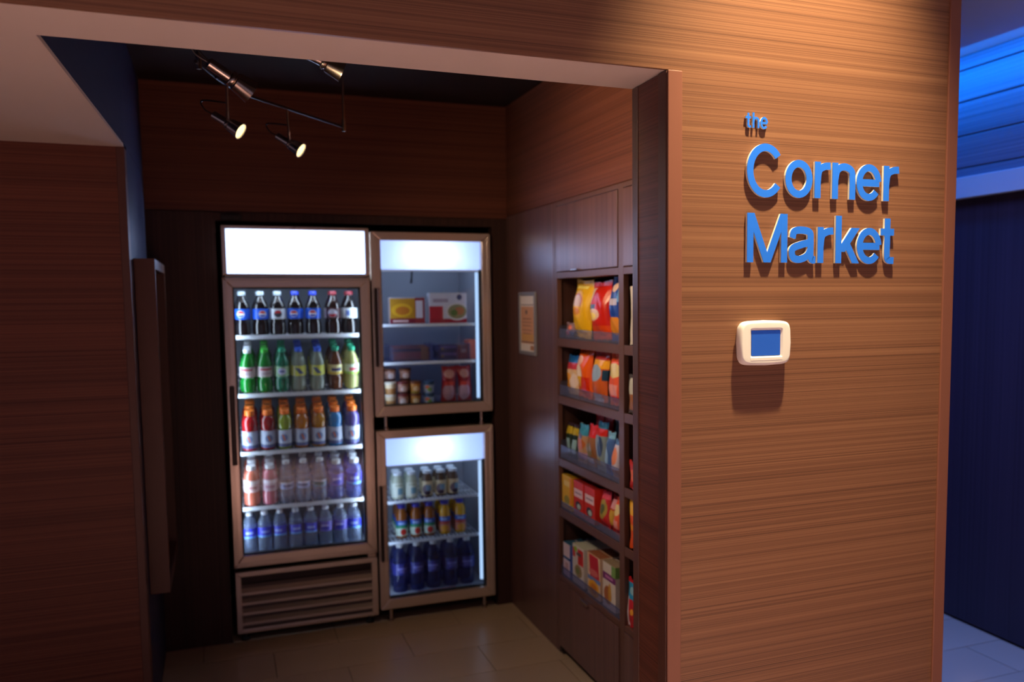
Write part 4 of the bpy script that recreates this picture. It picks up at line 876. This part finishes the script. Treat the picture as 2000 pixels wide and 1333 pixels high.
for r in range(3):
    n = ('front', 'middle', 'back')[r]
    scarton('yellow snack bar carton, %s of its column, fourth shelf' % n, 'carton', 3.690, 0.118, 0.150, 0.052, ybx, S4, r*0.056, G4, cside_y)
    scarton('red bar carton with white panel beside the yellow, %s one' % n, 'carton', 3.552, 0.112, 0.150, 0.052, rbx, S4, r*0.056, G4, cside_r)
    scarton('second red bar carton with white panel, %s one' % n, 'carton', 3.426, 0.112, 0.150, 0.052, rbx, S4, r*0.056, G4, cside_r)
sbag('red cookie pouch on the fourth snack shelf', 3.272, 0.082, 0.150, 0.05, rb3, S4, 0.0, 51)
sbag('dark red candy pouch on the fourth snack shelf', 3.200, 0.056, 0.145, 0.05, rb4, S4, 0.008, 52)
sbag('red and cream candy pouch beside the post, fourth shelf', 3.140, 0.062, 0.150, 0.045, orw, S4, 0.0, 53)
sbag('pink candy packet behind the red cookie pouch', 3.215, 0.10, 0.185, 0.04, pnk, S4, 0.075, 54)
cb = [printed('cereal_blue', (110, 130, 200), (('r', 0.4, 0.5, 0.4, 0.5, (216, 196, 206)), ('r', 0.5, 0.55, 0.5, 0.04, (40, 90, 150)), ('r', 0.9, 0.5, 0.1, 0.5, (40, 70, 150)), ('r', 0.4, 0.3, 0.2, 0.12, (190, 150, 150)))),
      printed('cereal_white', (206, 200, 196), (('r', 0.72, 0.74, 0.24, 0.20, (200, 40, 34)), ('r', 0.14, 0.80, 0.12, 0.12, (196, 50, 50)), ('e', 0.28, 0.90, 0.14, 0.07, (150, 190, 40)), ('r', 0.55, 0.80, 0.2, 0.04, (90, 80, 80)), ('e', 0.52, 0.36, 0.32, 0.16, (150, 130, 90)), ('e', 0.46, 0.36, 0.14, 0.08, (110, 130, 70)))),
      printed('cereal_redyellow', (222, 190, 160), (('r', 0.55, 0.72, 0.36, 0.26, (196, 40, 60), 0.2), ('e', 0.5, 0.58, 0.36, 0.08, (214, 110, 110)), ('r', 0.5, 0.42, 0.5, 0.05, (100, 130, 190)), ('e', 0.5, 0.20, 0.42, 0.20, (226, 160, 40)), ('e', 0.5, 0.20, 0.26, 0.12, (200, 120, 40)))),
      printed('cereal_purple', (216, 206, 200), (('r', 0.5, 0.70, 0.5, 0.08, (120, 50, 120)), ('r', 0.5, 0.70, 0.3, 0.03, (190, 120, 180)), ('r', 0.85, 0.88, 0.15, 0.12, (120, 160, 90)), ('e', 0.40, 0.30, 0.3, 0.2, (170, 100, 60)), ('e', 0.56, 0.34, 0.12, 0.24, (200, 150, 60))))]
cs = [mat('cereal_side_%d' % i, c, 0.5) for i, c in enumerate(((46, 92, 130), (190, 190, 172), (150, 90, 60), (150, 130, 110)))]
CN = ('blue and white cereal carton', 'white and red cereal carton', 'red and yellow cereal carton', 'white and purple cereal carton')
for i, (yc, w, h) in enumerate(((3.690, 0.105, 0.150), (3.560, 0.132, 0.172), (3.385, 0.135, 0.180), (3.225, 0.125, 0.185))):
    for r in range(4):
        scarton('%s on the bottom snack shelf, %s row from the front' % (CN[i], ORD[r]), 'carton', yc, w, h, 0.052, cb[i], S5, r*0.056, 'cereal cartons on the bottom snack shelf', cs[i])
SN = ('top', 'second', 'third', 'fourth', 'bottom')
for z, h, nm in ((S1, 0.040, 'top'), (S2, 0.045, 'second'), (S3, 0.058, 'third'), (S4, 0.030, 'fourth'), (S5, 0.040, 'bottom')):
    bin_tray('long clear acrylic tray lining the %s snack shelf' % nm, 0.640, 0.30, h, (SX+0.006, 3.355, z+0.0005), RZ, 'clear trays on the shelf unit', min(0.09, h*1.4))
# nearer bay, mostly hidden behind the pillar
b2m = [printed('bay2_white', (206, 196, 186), (('r', 0.5, 0.4, 0.3, 0.2, (190, 180, 170)),)), printed('bay2_dark', (70, 60, 60), (('r', 0.3, 0.7, 0.2, 0.2, (190, 190, 180)), ('r', 0.5, 0.3, 0.4, 0.2, (150, 96, 50)))),
       printed('bay2_red', (190, 40, 30), (('e', 0.4, 0.5, 0.3, 0.2, (230, 110, 60)),)), printed('bay2_orange', (226, 84, 14), (('r', 0.5, 0.85, 0.5, 0.15, (236, 176, 20)), ('r', 0.5, 0.45, 0.5, 0.06, (236, 150, 30)))),
       printed('bay2_candy', (196, 30, 44), (('r', 0.5, 0.74, 0.5, 0.16, (40, 150, 206)), ('r', 0.12, 0.32, 0.08, 0.30, (226, 220, 230)), ('e', 0.4, 0.75, 0.2, 0.08, (150, 200, 226)), ('e', 0.5, 0.35, 0.1, 0.06, (240, 170, 60))))]
def b2(label, yc, w, h, d, m, shelf, seed): return bag(label, 'snack bag', w, h, 0.022, m, (SX+0.014, yc, shelf+0.002), RZ, 'snack bags in the bay behind the pillar', seed, 0.02)
b2('pale snack bag behind the pillar edge, top shelf of near bay', 2.888, 0.14, 0.21, 0.05, b2m[0], S1, 61)
b2('dark pretzel bag behind the pillar edge, second shelf of near bay', 2.914, 0.11, 0.14, 0.05, b2m[1], S2, 62)
b2('red candy bag behind the pillar edge, third shelf of near bay', 2.910, 0.11, 0.10, 0.05, b2m[2], S3, 63)
b2('tall orange and yellow candy bag behind pillar, fourth shelf of near bay', 2.912, 0.11, 0.18, 0.05, b2m[3], S4, 64)
b2('red and turquoise candy bag behind pillar, bottom shelf of near bay', 2.930, 0.105, 0.185, 0.05, b2m[4], S5, 65)
bin_tray('clear tray on bottom shelf of the near bay beside the pillar', 0.18, 0.3, 0.035, (SX+0.034, 2.885, S5+0.0005), RZ, 'clear trays on the shelf unit')

# ------------------------------------------------------------------ notice on the right wall
nt_ = thing('framed_notice', 'small grey-framed orange and white notice on the dark side wall', 'notice', (SX-0.001, 4.068, 1.352), RZ)
frame_members(nt_, -0.122, 0.122, 0.0, 0.305, 0.018, 0.018, 0.018, 0.018, -0.012, 0.0, mat('notice_frame', (150, 150, 160), 0.4, metal=0.3), ('frame_side', 'frame_side', 'frame_rail', 'frame_rail'), 0.002)
paper = printed('notice_print', (245, 232, 222), (('r', 0.5, 0.47, 0.46, 0.33, (222, 160, 120)), ('e', 0.42, 0.70, 0.07, 0.04, (110, 84, 80)), ('r', 0.5, 0.83, 0.46, 0.008, (140, 110, 110)), ('r', 0.45, 0.58, 0.30, 0.012, (180, 120, 90)), ('r', 0.45, 0.52, 0.34, 0.010, (184, 124, 94)), ('r', 0.45, 0.46, 0.30, 0.010, (184, 124, 94)), ('r', 0.45, 0.38, 0.34, 0.010, (184, 124, 94)), ('r', 0.45, 0.32, 0.28, 0.010, (184, 124, 94)), ('r', 0.5, 0.25, 0.46, 0.06, (222, 166, 96)), ('r', 0.5, 0.165, 0.46, 0.010, (120, 84, 70)), ('r', 0.80, 0.07, 0.12, 0.04, (190, 130, 90))), 0.5)
MB().box(-0.106, 0.106, -0.006, -0.003, 0.016, 0.289).build('paper', paper, nt_)

# ------------------------------------------------------------------ tall wall box on the navy wall
wb = thing('wall_box', 'tall narrow dark wood box frame mounted on the navy side wall', 'wall frame', (-0.284, 3.68, 0.50))
D_, W_, H_ = 0.072, 0.66, 1.285
MB().box(0.001, D_, 0.0, 0.022, 0, H_).build('side_board', M['trim_dark'], wb, bevel=0.002)
MB().box(0.001, D_, W_-0.022, W_, 0, H_).build('side_board', M['trim_dark'], wb, bevel=0.002)
MB().box(0.001, D_, 0.022, W_-0.022, H_-0.04, H_).build('top_board', M['trim_dark'], wb, bevel=0.002)
MB().box(0.001, D_, 0.022, W_-0.022, 0, 0.04).build('bottom_board', M['trim_dark'], wb, bevel=0.002)
MB().box(0.001, 0.03, 0.022, W_-0.022, 0.04, H_-0.04).build('dark_panel', M['niche'], wb)
